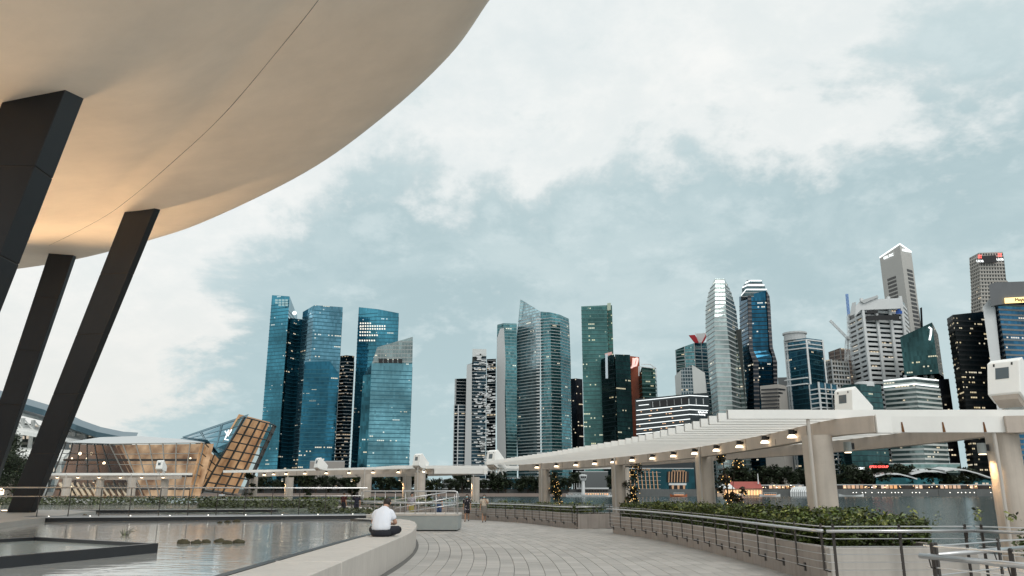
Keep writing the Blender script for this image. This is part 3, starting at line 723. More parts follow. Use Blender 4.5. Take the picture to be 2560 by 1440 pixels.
# ================================================================== CANOPIES
def poly_beam(mb, path, w, z0, z1):
    l, r = offset(path, -w / 2), offset(path, w / 2)
    for i in range(len(path) - 1):
        a, b, c, d = l[i], l[i + 1], r[i + 1], r[i]
        mb.face([(*a, z1), (*d, z1), (*c, z1), (*b, z1)][::-1]); mb.face([(*a, z0), (*b, z0), (*c, z0), (*d, z0)])
        mb.face([(*a, z0), (*a, z1), (*b, z1), (*b, z0)]); mb.face([(*d, z0), (*c, z0), (*c, z1), (*d, z1)])
    for i in (0, -1): mb.face([(*l[i], z0), (*r[i], z0), (*r[i], z1), (*l[i], z1)])
def downlight(parent, p, nr, s=1.0):
    """black shade bracketed to the beam with a glowing dish below"""
    x, y, z = p; mb = MB(); mb.tube([(x, y, z + .10 * s), (x, y, z - .04 * s)], [.085 * s, .10 * s], 10); mb.beam((x, y, z + .03), (x + nr.x * .16, y + nr.y * .16, z + .03), .05, .08)
    o = mb.build('downlight', M['blackpaint'], parent)
    mb = MB(); mb.loft([((x, y, z - .045 * s), .08 * s, .08 * s), ((x, y, z - .09 * s), .12 * s, .12 * s), ((x, y, z - .13 * s), .135 * s, .135 * s)], 14)
    mb.build('lit_dish', M['lamp'], o, smooth=True)
def canopy(name, label, fins, front, back, cols, zs=3.1, zt=3.5, lamps=10, finw=.16, finh=.23, capm=None, lampz=None, lampr=(0.05, .95)):
    c = Vector(front[len(front) // 2]); t = thing(name, (c.x, c.y, 0), label, 'canopy', 'white louvred canopies')
    for (Y, xl, xr) in fins:
        mb = MB(); mb.box((xl, Y - finw / 2, zt + .01), (xr, Y + finw / 2, zt + .01 + finh)); mb.f.pop(); mb.uv.pop(); mb.mi.pop()
        z_ = zt + .01; y_ = finw / 2 - .008; mb.raw([(xl + .03, Y - y_, z_), (xl + .03, Y + y_, z_), (xl + .03, Y + y_, z_ + finh), (xl + .03, Y - y_, z_ + finh)], [(0, 3, 2, 1)], 1); mb.build('louvre_fin', [M['white'], M['joint_shade']], t)  # dark face inside each fin end stands in for the shade there
    fp, bp = catmull(front, 4), catmull(back, 4)
    mb = MB(); poly_beam(mb, fp, .30, zs, zt); fb = mb.build('front_beam', M['concrete'], t); smooth_angle(fb, 30)
    mb = MB(); poly_beam(mb, bp, .30, zs, zt); bb = mb.build('back_beam', M['concrete'], t); smooth_angle(bb, 30)
    # white liner on the inner face of the back beam, with rust-streaked brackets
    lin = offset(bp, -.19 if bp[0].y > bp[-1].y else .19)
    mb = MB(); poly_beam(mb, lin, .05, zs + .16, zt - .002); mb.build('white_liner', M['whitepanel'], bb)
    for k, (x, y, r) in enumerate(cols):
        mb = MB(); mb.tube([(x, y, -.01), (x, y, zs + .02)], r, 28); o = mb.build('round_column', M['column'], t); smooth_angle(o, 35)
        nr = Vector((-x, -y)).normalized()
        mb = MB(); mb.tube([(x + nr.x * (r + .05) - .18, y + nr.y * (r + .05), 0), (x + nr.x * (r + .05) - .18, y + nr.y * (r + .05), zt)], .045, 10)
        mb.build('downpipe', M['seat'], o)
    L_ = [0]
    for a, b in zip(fp, fp[1:]): L_.append(L_[-1] + (b - a).length)
    nj = int(L_[-1] / 2.7)
    for k in range(1, nj):
        d = L_[-1] * k / nj
        for i in range(len(fp) - 1):
            if d <= L_[i + 1]: break
        p = fp[i] + (fp[i + 1] - fp[i]) * ((d - L_[i]) / (L_[i + 1] - L_[i])); tn = (fp[i + 1] - fp[i]).normalized(); nr = Vector((tn.y, -tn.x))
        if nr.dot(Vector((-p.x, -p.y))) < 0: nr = -nr
        q = p + nr * .152; mb = MB(); mb.beam((q.x, q.y, zs + .02), (q.x, q.y, zs + (.38 if k % 2 else .2)), .022, .006, up=(nr.x, nr.y, 0)); mb.build('beam_joint', M['rust'] if k % 3 == 0 else M['joint_shade'], fb)
    for k in range(lamps):
        d = L_[-1] * (lampr[0] + (lampr[1] - lampr[0]) * k / max(lamps - 1, 1))
        for i in range(len(fp) - 1):
            if d <= L_[i + 1]: break
        p = fp[i] + (fp[i + 1] - fp[i]) * ((d - L_[i]) / (L_[i + 1] - L_[i])); tn = (fp[i + 1] - fp[i]).normalized(); nr = Vector((tn.y, -tn.x))
        if nr.dot(Vector((-p.x, -p.y))) < 0: nr = -nr
        q = p + nr * .30; downlight(t, (q.x, q.y, zs + .24), -nr)
    return t
EDG = [(5.5, 20.2), (5.35, 24), (4.95, 27.7), (4.4, 31.5), (3.55, 35.3), (2.2, 41), (.5, 47), (-1.9, 55.5)]
def lerp_path(path, y):
    x = interp_x(path, y)
    return x if x is not None else (path[0][0] if y < path[0][1] else path[-1][0])
FR = [(8.85, 19.2), (8.3, 20.6), (8.35, 25), (8.05, 31), (7.3, 36.5), (5.75, 43), (4.1, 48), (2.0, 52.5), (.6, 55)]
BK = [(12.3, 19.4), (12.4, 24), (11.7, 29.5), (10.0, 35), (7.9, 41.5), (5.6, 47.5), (2.9, 53), (1.3, 56)]
fins = []
for k in range(43):
    Y = 20.2 + k * (55.8 - 20.2) / 42; xl = lerp_path(EDG, Y)
    xr = 14.5 if Y < 22 else lerp_path([(p[0] + 1.4, p[1]) for p in BK], Y)
    fins.append((Y, xl, xr))
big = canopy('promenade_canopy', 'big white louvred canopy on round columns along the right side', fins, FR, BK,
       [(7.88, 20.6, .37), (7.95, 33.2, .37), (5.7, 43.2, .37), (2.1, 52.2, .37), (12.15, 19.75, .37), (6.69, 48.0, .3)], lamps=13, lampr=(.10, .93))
mb = MB(); mb.box((9.15, 19.32, 3.115), (12.0, 19.42, 3.498)); mb.build('end_panel', M['whitepanel'], big)
mb = MB(); mb.box((8.78, 19.08, 3.09), (9.14, 19.17, 3.52)); mb.build('beam_cap', M['white'], big)
mb = MB(); mb.beam((12.0, 19.35, 3.3), (15.5, 18.6, 3.3), .3, .4); mb.build('side_beam', M['concrete'], big)
for k, fx in enumerate((.12, .47, .82)):
    x = 9.15 + 2.85 * fx; mb = MB(); mb.face([(x - .015, 19.312, 3.36), (x + .02, 19.312, 3.36), (x + .05, 19.312, 3.12), (x - .02, 19.312, 3.12)]); mb.build('rust_streak', M['rust'], big)
# lanterns on the right hand column
def lantern(p, label, energy=0, tgt=None):
    t = thing('column_lantern', p, label, 'light', 'cylinder lanterns on the canopy columns'); x, y, z = p
    mb = MB(); mb.tube([(x, y, z), (x, y, z + .26)], .10, 14); mb.build('can', M['ramp'], t, smooth=False)
    mb = MB(); mb.cbox((x + .12, y + .03, z + .15), (.10, .12, .16)); mb.build('bracket', M['blackpaint'], t)
    mb = MB(); mb.tube([(x, y, z - .004), (x, y, z - .02)], .085, 14); mb.build('lens', M['lamp'], t)
    if energy:
        l = bpy.data.lights.new('lantern_glow', 'SPOT'); l.energy = energy; l.color = (1, .62, .30); l.spot_size = R(110); l.spot_blend = 1; l.shadow_soft_size = .08
        o = bpy.data.objects.new('lantern_glow', l); COL.objects.link(o); o.parent = t; o.location = (0, 0, -.05)
        d = Vector(tgt) - Vector((x, y, z)) if tgt else Vector((0, 0, -1)); o.rotation_euler = (-d).to_track_quat('Z', 'Y').to_euler()
lantern((11.58, 19.7, 2.62), 'grey lantern on the left of the column at right edge', 90, (11.95, 19.7, 0))
lantern((12.68, 19.55, 2.62), 'grey lantern on the right of the column at right edge')
lantern((8.78, 20.9, 2.72), 'grey lantern behind the second column from the right')
# middle canopy
MF = [(G(1078, 1200, 3.1)), ]
def PZt(x, y, z):                                 # photo pixel on a horizontal plane above eye level
    dx, dy = (x - 1280) / FPX, (720 - y) / FPX; k = (z - CAMH) / (SP + CP * dy); return Vector((dx * k, (CP - SP * dy) * k))
medge = [PZt(558, 1182, 3.5), PZt(700, 1180, 3.5), PZt(830, 1178, 3.5), PZt(940, 1174.5, 3.5), PZt(985, 1171.5, 3.5)]
fins = []
ya, yb = medge[-1].y, medge[0].y
E2 = [(p.x, p.y) for p in reversed(medge)]
for k in range(30):
    Y = ya + (yb - ya) * k / 29; xl = lerp_path(E2, Y); fins.append((Y, xl, xl + 19 - 7 * k / 29 if k else -.2))
mf = [(-6.3, ya + .2), (-9, ya + 1.6), (-14, ya + 4.2), (-20, ya + 8), (-24.5, yb - .6)]
mbk = [(-2.4, ya + 1.5), (-6, ya + 8), (-11, ya + 13), (-17, ya + 17)]
def colpx(x, Y): return ((x - 1280) / 2024 * Y, Y, .42)
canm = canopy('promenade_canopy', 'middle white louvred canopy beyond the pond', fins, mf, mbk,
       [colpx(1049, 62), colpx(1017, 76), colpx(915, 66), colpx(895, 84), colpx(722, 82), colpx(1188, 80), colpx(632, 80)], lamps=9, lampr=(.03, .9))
mb = MB(); mb.box((-6.2, ya - .1, 3.1), (-2.1, ya + .1, 3.5)); mb.build('end_panel', M['whitepanel'], canm)
mb = MB(); mb.box((-2.25, ya - .2, 3.05), (-1.95, ya - .12, 3.52)); mb.build('beam_cap', M['white'], canm)
# left canopy
le = [PZt(-60, 1184, 3.5), PZt(480, 1188, 3.5)]
fins = [(le[1].y + k * .9, le[0].x - 6, le[1].x - k * 1.6) for k in range(12)]
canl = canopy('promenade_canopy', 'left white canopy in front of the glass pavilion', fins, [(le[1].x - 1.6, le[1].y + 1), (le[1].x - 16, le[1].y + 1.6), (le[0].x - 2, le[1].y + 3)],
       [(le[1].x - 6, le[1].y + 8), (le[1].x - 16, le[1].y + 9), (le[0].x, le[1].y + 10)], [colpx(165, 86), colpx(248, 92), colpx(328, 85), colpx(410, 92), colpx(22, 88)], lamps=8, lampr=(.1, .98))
# warm glow on the columns of the middle and left canopies
for i, (x, Y, lab) in enumerate(((722, 82, 'small lantern lighting a column left of the middle canopy'), (895, 84, 'small lantern on a column behind the person in dark red'), (1017, 76, 'small lantern lighting a column above the ramp rail'), (1188, 80, 'small lantern lighting the column between the two women'), (248, 92, 'small lantern lighting a column below the left canopy'))):
    cx_, cy_, r_ = colpx(x, Y); lantern((cx_ - r_ - .28, cy_ - .12, 2.75), lab, 260, (cx_ - .1, cy_, 0))
# ------------------------------------------------------------------ projector housings on the canopies
def projector(p, s, yaw, label, pitch=-.18):
    t = thing('projector_housing', p, label, 'projector', 'white projector housings on the canopies'); m = Matrix.Translation(p) @ Matrix.Rotation(yaw, 4, 'Z') @ Matrix.Rotation(pitch, 4, 'X')
    def q(x, y, z): return m @ Vector((x * s, y * s, z * s))
    # side profile (y back, z up), front at y=0 facing -y
    prof = [(-.05, .0), (-.05, .78), (.12, .92), (.95, .38), (.95, -.08), (.25, -.12)]; n = len(prof)
    mb = MB(); w = .36
    mb.raw([q(-w, a, b) for a, b in prof] + [q(w, a, b) for a, b in prof], [tuple(range(n)), tuple(range(2 * n - 1, n - 1, -1))] + [(i, n + i, n + (i + 1) % n, (i + 1) % n) for i in range(n)])
    o = mb.build('housing', M['white'], t); bevel(o, .02 * s)
    bm = bmesh.new(); bm.from_mesh(o.data); bmesh.ops.recalc_face_normals(bm, faces=bm.faces); bm.to_mesh(o.data); bm.free()
    mb = MB(); mb.raw([q(x, -.056, z) for x, z in ((-.17, .36), (.13, .36), (.13, .64), (-.17, .64))] , [(0, 1, 2, 3)]); mb.build('window', M['projglass'], o)
    for x in (-.2, .2): mb = MB(); mb.raw([q(x - .02, -.056, .68), q(x + .02, -.056, .68), q(x + .02, -.056, .75), q(x - .02, -.056, .75)], [(0, 1, 2, 3)]); mb.build('slot', M['blackpaint'], o)
    mb = MB(); mb.raw([q(-.3, .0, -.02), q(.3, .0, -.02), q(.3, .3, -.16), q(-.3, .3, -.16), q(-.26, .04, -.12), q(.26, .04, -.12), q(.26, .28, -.24), q(-.26, .28, -.24)], [(0, 1, 2, 3), (7, 6, 5, 4), (0, 4, 5, 1), (1, 5, 6, 2), (2, 6, 7, 3), (3, 7, 4, 0)]); mb.build('hood', M['concrete'], t)
    for x in (-.28, .28):
        mb = MB(); mb.beam(q(x, .55, -.05), (m @ Vector((x * s, .35 * s, 0))).xyz + Vector((0, 0, -.42 * s)), .06 * s, .06 * s); mb.beam(q(x, .55, -.05), (m @ Vector((x * s, .8 * s, 0))).xyz + Vector((0, 0, -.42 * s)), .06 * s, .06 * s)
        mb.build('stand_leg', M['white'], t)
projector(P(2512, 985, 20.6), 1.12, R(-56), 'largest white projector housing, cut by the right edge of the picture', -.25)
projector(P(2112, 1036, 23.5), .9, R(-62), 'white projector housing half hidden behind the near roof edge', -.1)
projector(P(1226, 1162, 55), 1.15, R(-44), 'white projector housing at the far tip of the big canopy')
projector(P(1040, 1164, 64), 1.08, R(-40), 'white projector housing at right end of the middle canopy')
projector(P(790, 1169, 71), .98, R(-48), 'white projector housing midway along the middle canopy')
projector(P(397, 1172, 84), 1.0, R(-5), 'small white projector housing on the left canopy')
# ================================================================== FAR CITY
def solid(parts_mb, name, m, parent): return parts_mb.build(name, m, parent)
def tower(name, label, chains, fm, fh=4.0, band=None, mull=None, depth=28, z0=QZ, roof=None, skew=0.0, cat='tower', corner=None):
    """chains: visible vertical edges left to right; each a list of (x, y, Y) photo points from the top down"""
    ch = []
    for c in chains:
        c = [c] if isinstance(c, tuple) else c
        pts = [P(*q) for q in c]; pts.append(Vector((pts[-1].x, pts[-1].y, z0))) if pts[-1].z > z0 + 1 else None; ch.append(pts)
    nf = len(ch)
    def shift(c, sgn):
        d = Vector((c[0].x, c[0].y, 0)).normalized(); s = Vector((d.y, -d.x, 0)) * skew * sgn
        return [p + (d + s) * depth for p in c]
    ring = ch + [shift(ch[-1], -1), shift(ch[0], 1)]
    def xy(c, z):
        if z >= c[0].z: return c[0].xy
        for a, b in zip(c, c[1:]):
            if b.z <= z <= a.z: return (b + (a - b) * ((z - b.z) / (a.z - b.z + 1e-9))).xy
        return c[-1].xy
    ctr = sum((c[-1] for c in ring), Vector()) / len(ring)
    t = thing(name, (ctr.x, ctr.y, z0), label, cat, 'skyline towers')
    body, bnd, mul = MB(), MB(), MB(); n = len(ring); u0 = 0
    for i in range(n):
        A, B = ring[i], ring[(i + 1) % n]
        if i == nf: pass
        ulen = (A[-1].xy - B[-1].xy).length
        zmin = min(A[0].z, B[0].z); k = 0; z = z0
        while True:
            z2 = z + fh
            if z2 > zmin - .5: z2 = None
            a0, b0 = xy(A, z), xy(B, z)
            if z2 is None:
                a1, b1 = A[0], B[0]
                body.face([(*a0, z), (*b0, z), b1, a1], [(u0, z - z0), (u0 + ulen, z - z0), (u0 + ulen, b1.z - z0), (u0, a1.z - z0)]); break
            a1, b1 = xy(A, z2), xy(B, z2)
            body.face([(*a0, z), (*b0, z), (*b1, z2), (*a1, z2)], [(u0, z - z0), (u0 + ulen, z - z0), (u0 + ulen, z2 - z0), (u0, z2 - z0)])
            if band and i < nf - 1 + 2 and i != nf:
                d, hh = band[0], band[1]; e = (b0 - a0); 
                if e.length > .5:
                    e.normalize(); o = Vector((e.y, -e.x)) * d; p, q = a0 - e * d * .5 + o, b0 + e * d * .5 + o
                    bnd.raw([(*p, z), (*q, z), (*q, z + hh), (*p, z + hh), (*a0, z), (*b0, z), (*b0, z + hh), (*a0, z + hh)], [(0, 1, 2, 3), (3, 2, 6, 7), (4, 5, 1, 0), (4, 0, 3, 7), (1, 5, 6, 2)])
            z = z2
        if mull and i < nf - 1:
            sp, d, w = mull[:3]; m_ = max(1, int(ulen / sp))
            for j in range(m_ + 1):
                f = j / m_; pb = A[-1].xy + (B[-1].xy - A[-1].xy) * f; pt = A[0] + (B[0] - A[0]) * f
                e = (B[-1].xy - A[-1].xy).normalized(); o = Vector((e.y, -e.x)) * d / 2
                zs_ = sorted({c.z for c in A} | {z0})
                if len(A) == 2: mul.beam((*(pb + o), z0), (pt.x + o.x, pt.y + o.y, pt.z), w, d, up=(o.x, o.y, 0))
        u0 += ulen + 7.3
    o = body.build('glass_wall', fm, t)
    mb = MB(); mb.face([c[0] + Vector((0, 0, .05)) for c in ring]); mb.build('roof', roof or M['land'], t)
    if bnd.v: b_ = bnd.build('floor_bands', band[2], t); b_['kind'] = 'stuff'
    if mul.v: b_ = mul.build('mullions', mull[3], t); b_['kind'] = 'stuff'
    return t
def slab(name, px, Y, th, m, parent=None, label=None, cat=None):
    mb = MB(); f = [P(x, y, Y) for x, y in px]; b = [p + Vector((p.x / Y, 1, 0)) * th for p in f]; n = len(f)
    mb.raw(f + b, [tuple(range(n)), tuple(range(2 * n - 1, n - 1, -1))] + [(i, n + i, n + (i + 1) % n, (i + 1) % n) for i in range(n)])
    mb.uv = [[(mb.v[i].x + mb.v[i].y * .3, mb.v[i].z) for i in fc] for fc in mb.f]
    o = mb.build(name, m, parent)
    bm = bmesh.new(); bm.from_mesh(o.data); bmesh.ops.recalc_face_normals(bm, faces=bm.faces); bm.to_mesh(o.data); bm.free()
    if label: tag(o, label, cat)
    return o
def text(name, body, px, Y, h, m, parent, yaw=0.0, ext=.3, shear=0.0, roll=0.0):
    cu = bpy.data.curves.new(name, 'FONT'); cu.body = body; cu.size = h; cu.extrude = ext; cu.align_x = 'CENTER'; cu.align_y = 'CENTER'; cu.shear = shear
    tmp = bpy.data.objects.new('tmp_text', cu); COL.objects.link(tmp); dg = bpy.context.evaluated_depsgraph_get(); me = bpy.data.meshes.new_from_object(tmp.evaluated_get(dg))
    bpy.data.objects.remove(tmp); me.name = name; me.materials.clear(); me.materials.append(m); o = bpy.data.objects.new(name, me); COL.objects.link(o); p = P(*px, Y)
    o.parent = parent; o.location = p - ORG[parent]; o.rotation_euler = (R(90), roll, yaw); ORG[o] = ORG[parent]; return o
dk = mat('roof_dark', (.05, .055, .06), .8)
lightgrey = mat('light_frame', (.50, .53, .54), .6); midgrey = mat('mid_frame', (.26, .28, .29), .6); whitef = mat('white_frame', (.68, .71, .72), .55, var=.05, vscale=.1)
tealband = mat('teal_band', (.03, .13, .18), .25, metal=.6); darkband = mat('dark_band', (.012, .028, .036), .3, metal=.5); greenband = mat('green_band', (.05, .13, .13), .35, metal=.4)
copper = mat('copper_panel', (.30, .075, .035), .5, var=.1, vscale=.2); redm = mat('crimson_sail', (.45, .02, .03), .5)
fTeal = facade('facade_teal', (.06, .24, .33), None, 4, 1.8, .13, ls=1.1, rough=.06, mixlit=.9, var=.14)
fTeal2 = facade('facade_teal_pale', (.13, .30, .36), None, 4, 1.8, .16, ls=1.2, rough=.1, mixlit=.8, var=.14)
fBlue = facade('facade_blue', (.025, .14, .22), None, 4, 1.8, .16, ls=1.5, rough=.08, var=.18)
fSteel = facade('facade_steelblue', (.11, .27, .36), None, 4, 1.8, .16, ls=1.3, rough=.1, var=.18)
fDeep = facade('facade_deep', (.028, .115, .155), None, 4, 1.8, .14, ls=1.5, rough=.12, var=.3)
fLit = facade('facade_lit', (.015, .025, .03), None, 4, 2.2, .75, warm=(1, .74, .45), ls=1.1, grp=3)
fGreen = facade('facade_green', (.07, .18, .18), (.10, .24, .23), 4, 1.6, .32, warm=(.95, .85, .5), ls=1.3, var=.15, bandfrac=.3)
fGreenD = facade('facade_green_dark', (.03, .08, .085), None, 4, 1.6, .22, warm=(.95, .82, .5), ls=1.3, var=.25)
fGreenM = facade('facade_green_mid', (.035, .10, .09), (.06, .11, .10), 4, 1.6, .35, warm=(.95, .82, .45), ls=1.2)
fBlack = facade('facade_black', (0.018, 0.022, 0.029), None, 4, 2, .26, ls=1.6, rough=.2, grp=3)
fCheck = facade('facade_check', (0.018, 0.045, 0.063), (.50, .53, .53), 3.4, 4.0, .16, ls=1.4, bandfrac=.16, rough=.15)
fPale = facade('facade_pale', (.27, .40, .44), (.36, .43, .44), 3.3, 1.7, .06, ls=1.6, rough=.16, var=.3, bandfrac=.28)
fPaleT = facade('facade_pale_teal', (.10, .25, .28), (.22, .34, .35), 3.3, 1.7, .10, ls=1.6, rough=.14, var=.3, bandfrac=.22)
fSilver = facade('facade_silver', (.36, .45, .45), (.48, .53, .52), 4.2, 1.8, .10, ls=1.5, rough=.2, var=.12, bandfrac=.3)
fSilverD = facade('facade_silver_dark', (.15, .20, .20), (.40, .45, .44), 4.2, 2.4, .30, ls=1.5, rough=.2, var=.25, bandfrac=.34)
fNavy = facade('facade_navy', (0.016, 0.101, 0.176), None, 4, 1.8, .22, warm=(1, .86, .6), ls=1.7, rough=.08, var=.25)
fGranite = facade('facade_granite', (.05, .06, .075), (.16, .15, .15), 4, 2.4, .12, ls=1.4, metal=.4, bandfrac=.35)
fBlueW = facade('facade_bluewhite', (.04, .15, .22), None, 4, 1.8, .14, ls=1.3, rough=.1)
fOffice = facade('facade_office', (0.022, 0.033, 0.039), None, 4.2, 2, .18, ls=1.3, grp=3)
fStone = facade('facade_stone', (.05, .055, .055), (.42, .41, .38), 4, 3.2, .10, ls=1.2, bandfrac=.42, vert=.38, metal=.2)
fHotel = facade('facade_hotel', (.16, .23, .23), (.52, .57, .55), 3.6, 2.2, .16, ls=1.4, bandfrac=.42, metal=.5)
fBrown = facade('facade_brown', (.06, .04, .035), (.20, .15, .12), 4, 3, .10, ls=1.2, bandfrac=.4, metal=.3)
fShop = facade('facade_restaurant', (.03, .02, .015), None, 4.5, 3.0, 1.0, warm=(1, .50, .20), ls=1.7, metal=.2, grp=1, wv=(.1, .7))
# ---- left cluster
t1 = tower('office_tower', 'tall bright teal glass slab at the left end of the skyline', [(680, 738, 860), (724, 741, 850), (743, 790, 905)], [fTeal, ][0], 4.1, (.25, .7, tealband), depth=35)
paleg = mat('crown_glass', (.40, .60, .64), .15, metal=.5)
for i_ in range(4):
    for j_ in range(3):
        if (i_, j_) != (0, 2): slab('crown_pane', [(688 + i_ * 8.4, 748 + j_ * 6.2), (694.6 + i_ * 8.4, 748.3 + j_ * 6.2), (694.4 + i_ * 8.4, 753 + j_ * 6.2), (687.8 + i_ * 8.4, 752.7 + j_ * 6.2)], 848.6, .3, paleg, t1)
mb = MB(); c = P(736, 783, 845); mb.tube([c, c + Vector((.6, -1.6, 0))], 2.2, 16); mb.build('round_sign', M['signw'], t1)
tower('office_tower', 'curved dark blue office block joined to the teal slab', [(725, 795, 858), (742, 797, 872), (762, 799, 868), (776, 803, 850)], fDeep, 4.1, (.9, .9, tealband), depth=30)
tower('office_tower', 'steel blue tower with a slanted top beside the teal slab', [(757, 780, 850), (786, 763, 830), (857, 768, 842)], fSteel, 4.1, (.25, .8, tealband), depth=40)
tower('office_tower', 'lower dark reflection-blue block in front of the slanted tower', [(762, 905, 826), (825, 903, 826), (847, 935, 830)], fBlue, 4.1, (.3, .8, tealband), depth=3)
tower('office_tower', 'narrow dark tower with warm lit floors in a gap', [(851, 890, 930), (866, 888, 925), (886, 890, 930)], fLit, 4.1, (.5, .7, lightgrey), depth=30)
t5 = tower('office_tower', 'deep teal tower with a row of glowing windows near its top', [(897, 768, 870), (945, 773, 862), (997, 783, 866)], fTeal, 4.1, (.25, .7, tealband), depth=40)
litw = emit('lit_office', (1, .96, .85), .75)
for r_, (y, x0, x1) in enumerate(((808, 900, 930), (815, 900, 962), (822, 900, 964), (830, 899, 928), (838, 899, 942), (851, 898, 940))):
    k = x0
    while k < x1:
        if random.random() < .85: slab('lit_window', [(k, y - 1.8), (k + 3.4, y - 1.5), (k + 3.4, y + 2), (k, y + 1.8)], 860.2 + (k - 900) * .02, .3, litw, t5); k += 6.0
t6 = tower('office_tower', 'wide pale teal tower with a sloping glass crown', [(910, 938, 800), (929, 908, 775), (1031, 908, 785)], fTeal2, 4.1, (.25, .75, tealband), depth=35)
slab('glass_crown', [(930, 908), (943, 868), (1032, 842), (1031, 907.5)], 782, 25, facade('facade_crown', (.20, .27, .28), (.32, .36, .36), 4, 3, .2, ls=1.2, vert=.1), t6)
for k in range(5):
    x = 947 + k * 12.2; slab('crown_opening', [(x, 897), (x + 9.5, 897), (x + 9.5, 908), (x, 908)], 781.2, 1, M['blackpaint'], t6)
slab('dark_flank', [(908, 938), (928, 936), (917, 1172), (893, 1172)], 774.2, 1.5, fDeep, t6)
# ---- second cluster
tower('apartment_tower', 'slim dark tower with white edge fin at the left of the second cluster', [(1137, 947, 820), (1141, 947, 812), (1166, 946, 815)], fCheck, 3.4, depth=20)
tower('apartment_tower', 'short white finned tower in front of the slim dark one', [(1136, 1012, 790), (1146, 1012, 786), (1166, 1012, 788)], fCheck, 3.4, (.4, .5, whitef), (9, .5, .6, whitef), depth=20)
t7 = tower('apartment_tower', 'white and dark checkered apartment tower with a tall white fin', [(1167, 912, 795), (1180, 908, 786), (1182, 873, 787), (1216, 873, 790)], fCheck, 3.4, depth=22)
mb = MB(); 
rnd = random.Random(5)
for k in range(150):
    x = rnd.uniform(1184, 1234); y = rnd.uniform(885 if x < 1205 else 905, 1165); w = rnd.choice((6, 9, 13)); p, q = P(x, y, 783), P(min(x + w, 1239), y, 783); mb.beam(p, q, .7, 1.2)
b_ = mb.build('balcony_slabs', whitef, t7); b_['kind'] = 'stuff'
slab('lift_fin', [(1167, 912), (1180, 909), (1178, 1172), (1161, 1172)], 784, 2, lightgrey, t7); slab('pale_crown', [(1181, 872), (1216, 873), (1216, 890), (1181, 892)], 784.5, 2, mat('crown_pale', (.62, .66, .66), .3), t7)  # plain pale crown and fin panels, no glow
tower('apartment_tower', 'narrow checkered tower right of the tall fin', [(1217, 898, 805), (1240, 897, 800)], fCheck, 3.4, depth=25)
t8 = tower('apartment_tower', 'teal tower with a pale curved edge left of the pointed tower', [[(1243, 812, 830), (1241, 950, 830), (1243, 1180, 830)], [(1258, 808, 822), (1262, 900, 822), (1268, 1180, 822)], (1292, 809, 826)], fPaleT, 3.3, depth=25)
slab('curved_edge', [(1243, 845), (1250, 822), (1260, 820), (1264, 900), (1262, 1000), (1266, 1180), (1243, 1180), (1241, 950)], 819, 2, lightgrey, t8)
t9 = tower('apartment_tower', 'pale curved glass tower with a sharp pointed top', [[(1301, 748, 840), (1291, 850, 838), (1287, 900, 838), (1289, 1000, 838), (1296, 1190, 838)], [(1350, 779, 812), (1349, 1000, 812), (1352, 1190, 812)]], fPale, 3.3, (.25, .5, lightgrey), depth=22)
slab('pointed_sail', [(1301, 748), (1350, 778), (1350, 800), (1298, 800)], 835, 2, facade('facade_sail', (.30, .46, .50), (.42, .5, .52), 3.3, 3, .02), t9)
tower('apartment_tower', 'rounded pale green tower adjoining the pointed one', [(1351, 779, 813), (1376, 781, 806), (1400, 787, 812), [(1422, 797, 830), (1426, 900, 830), (1430, 1190, 830)]], fPaleT, 3.3, (.3, .5, lightgrey), depth=22)
mb = MB(); 
for k in range(54): z = QZ + 3.3 * k; a_ = P(1343, 1190, 811).xy; b__ = P(1357, 1190, 810).xy; mb.beam((*a_, z), (*b__, z), .6, 1.0)
b_ = mb.build('balconies', whitef, t9); b_['kind'] = 'stuff'
tower('office_tower', 'black tower with lit offices between the round and the green tower', [(1427, 947, 900), (1440, 946, 895), (1456, 948, 900)], fBlack, 4, depth=25)
t11 = tower('office_tower', 'tall green banded glass tower with a slim side shaft', [(1453, 766, 760), (1517, 763, 758), (1519, 763, 775)], fGreen, 4.0, (.25, .9, greenband), depth=26)
slab('side_shaft', [(1518, 762), (1530, 763), (1534, 900), (1536, 1000), (1524, 1000)], 776, 14, fGreenM, t11); slab('pale_mast_box', [(1518, 758), (1527, 757), (1527, 775), (1518, 776)], 757, 4, mat('mast_box', (.42, .50, .40), .5), t11)  # mast box is a plain pale green, no glow
t12 = tower('office_tower', 'dark green glass block with two faces below the tall green tower', [(1502, 899, 742), (1535, 886, 722), (1537, 893, 726), (1537.5, 886, 722), (1575, 887, 732)], fGreenD, 4.0, (.2, .6, darkband), depth=26)
slab('logo_stripe', [(1513, 886), (1519, 884), (1520, 946), (1514, 946)], 719, .5, mat('stripe', (.55, .65, .72), .4), t12); slab('logo_cap', [(1512, 884), (1530, 879), (1530, 886), (1513, 892)], 719.5, .5, mat('pink_logo', (.75, .45, .42), .4), t12)
t13 = tower('office_tower', 'copper clad block carrying a pink curved emblem', [(1575, 890, 752), (1598, 893, 750)], copper, 4, depth=14)
def sweep(px, Y, r, m, parent, name='emblem'):
    mb = MB(); mb.tube([P(x, y, Y) for x, y in px], r, 6); return mb.build(name, m, parent)
sweep([(1577, 919), (1580, 919), (1582, 912), (1583, 900), (1583, 895)], 748.5, .9, emit('emblem_pink', (1, .62, .55), .8), t13)
sweep([(1594, 896), (1588, 897), (1585, 908), (1584, 917), (1590, 914), (1593, 904), (1594, 896)], 748.5, 1.1, emit('emblem_pink2', (1, .66, .6), .8), t13)
t14 = tower('office_tower', 'mid green office block with a rooftop frame, right of the copper block', [(1597, 940, 745), (1604, 918, 735), (1637, 922, 738), (1641, 940, 748)], fGreenM, 4, (.2, .6, greenband), depth=25)
mb = MB()
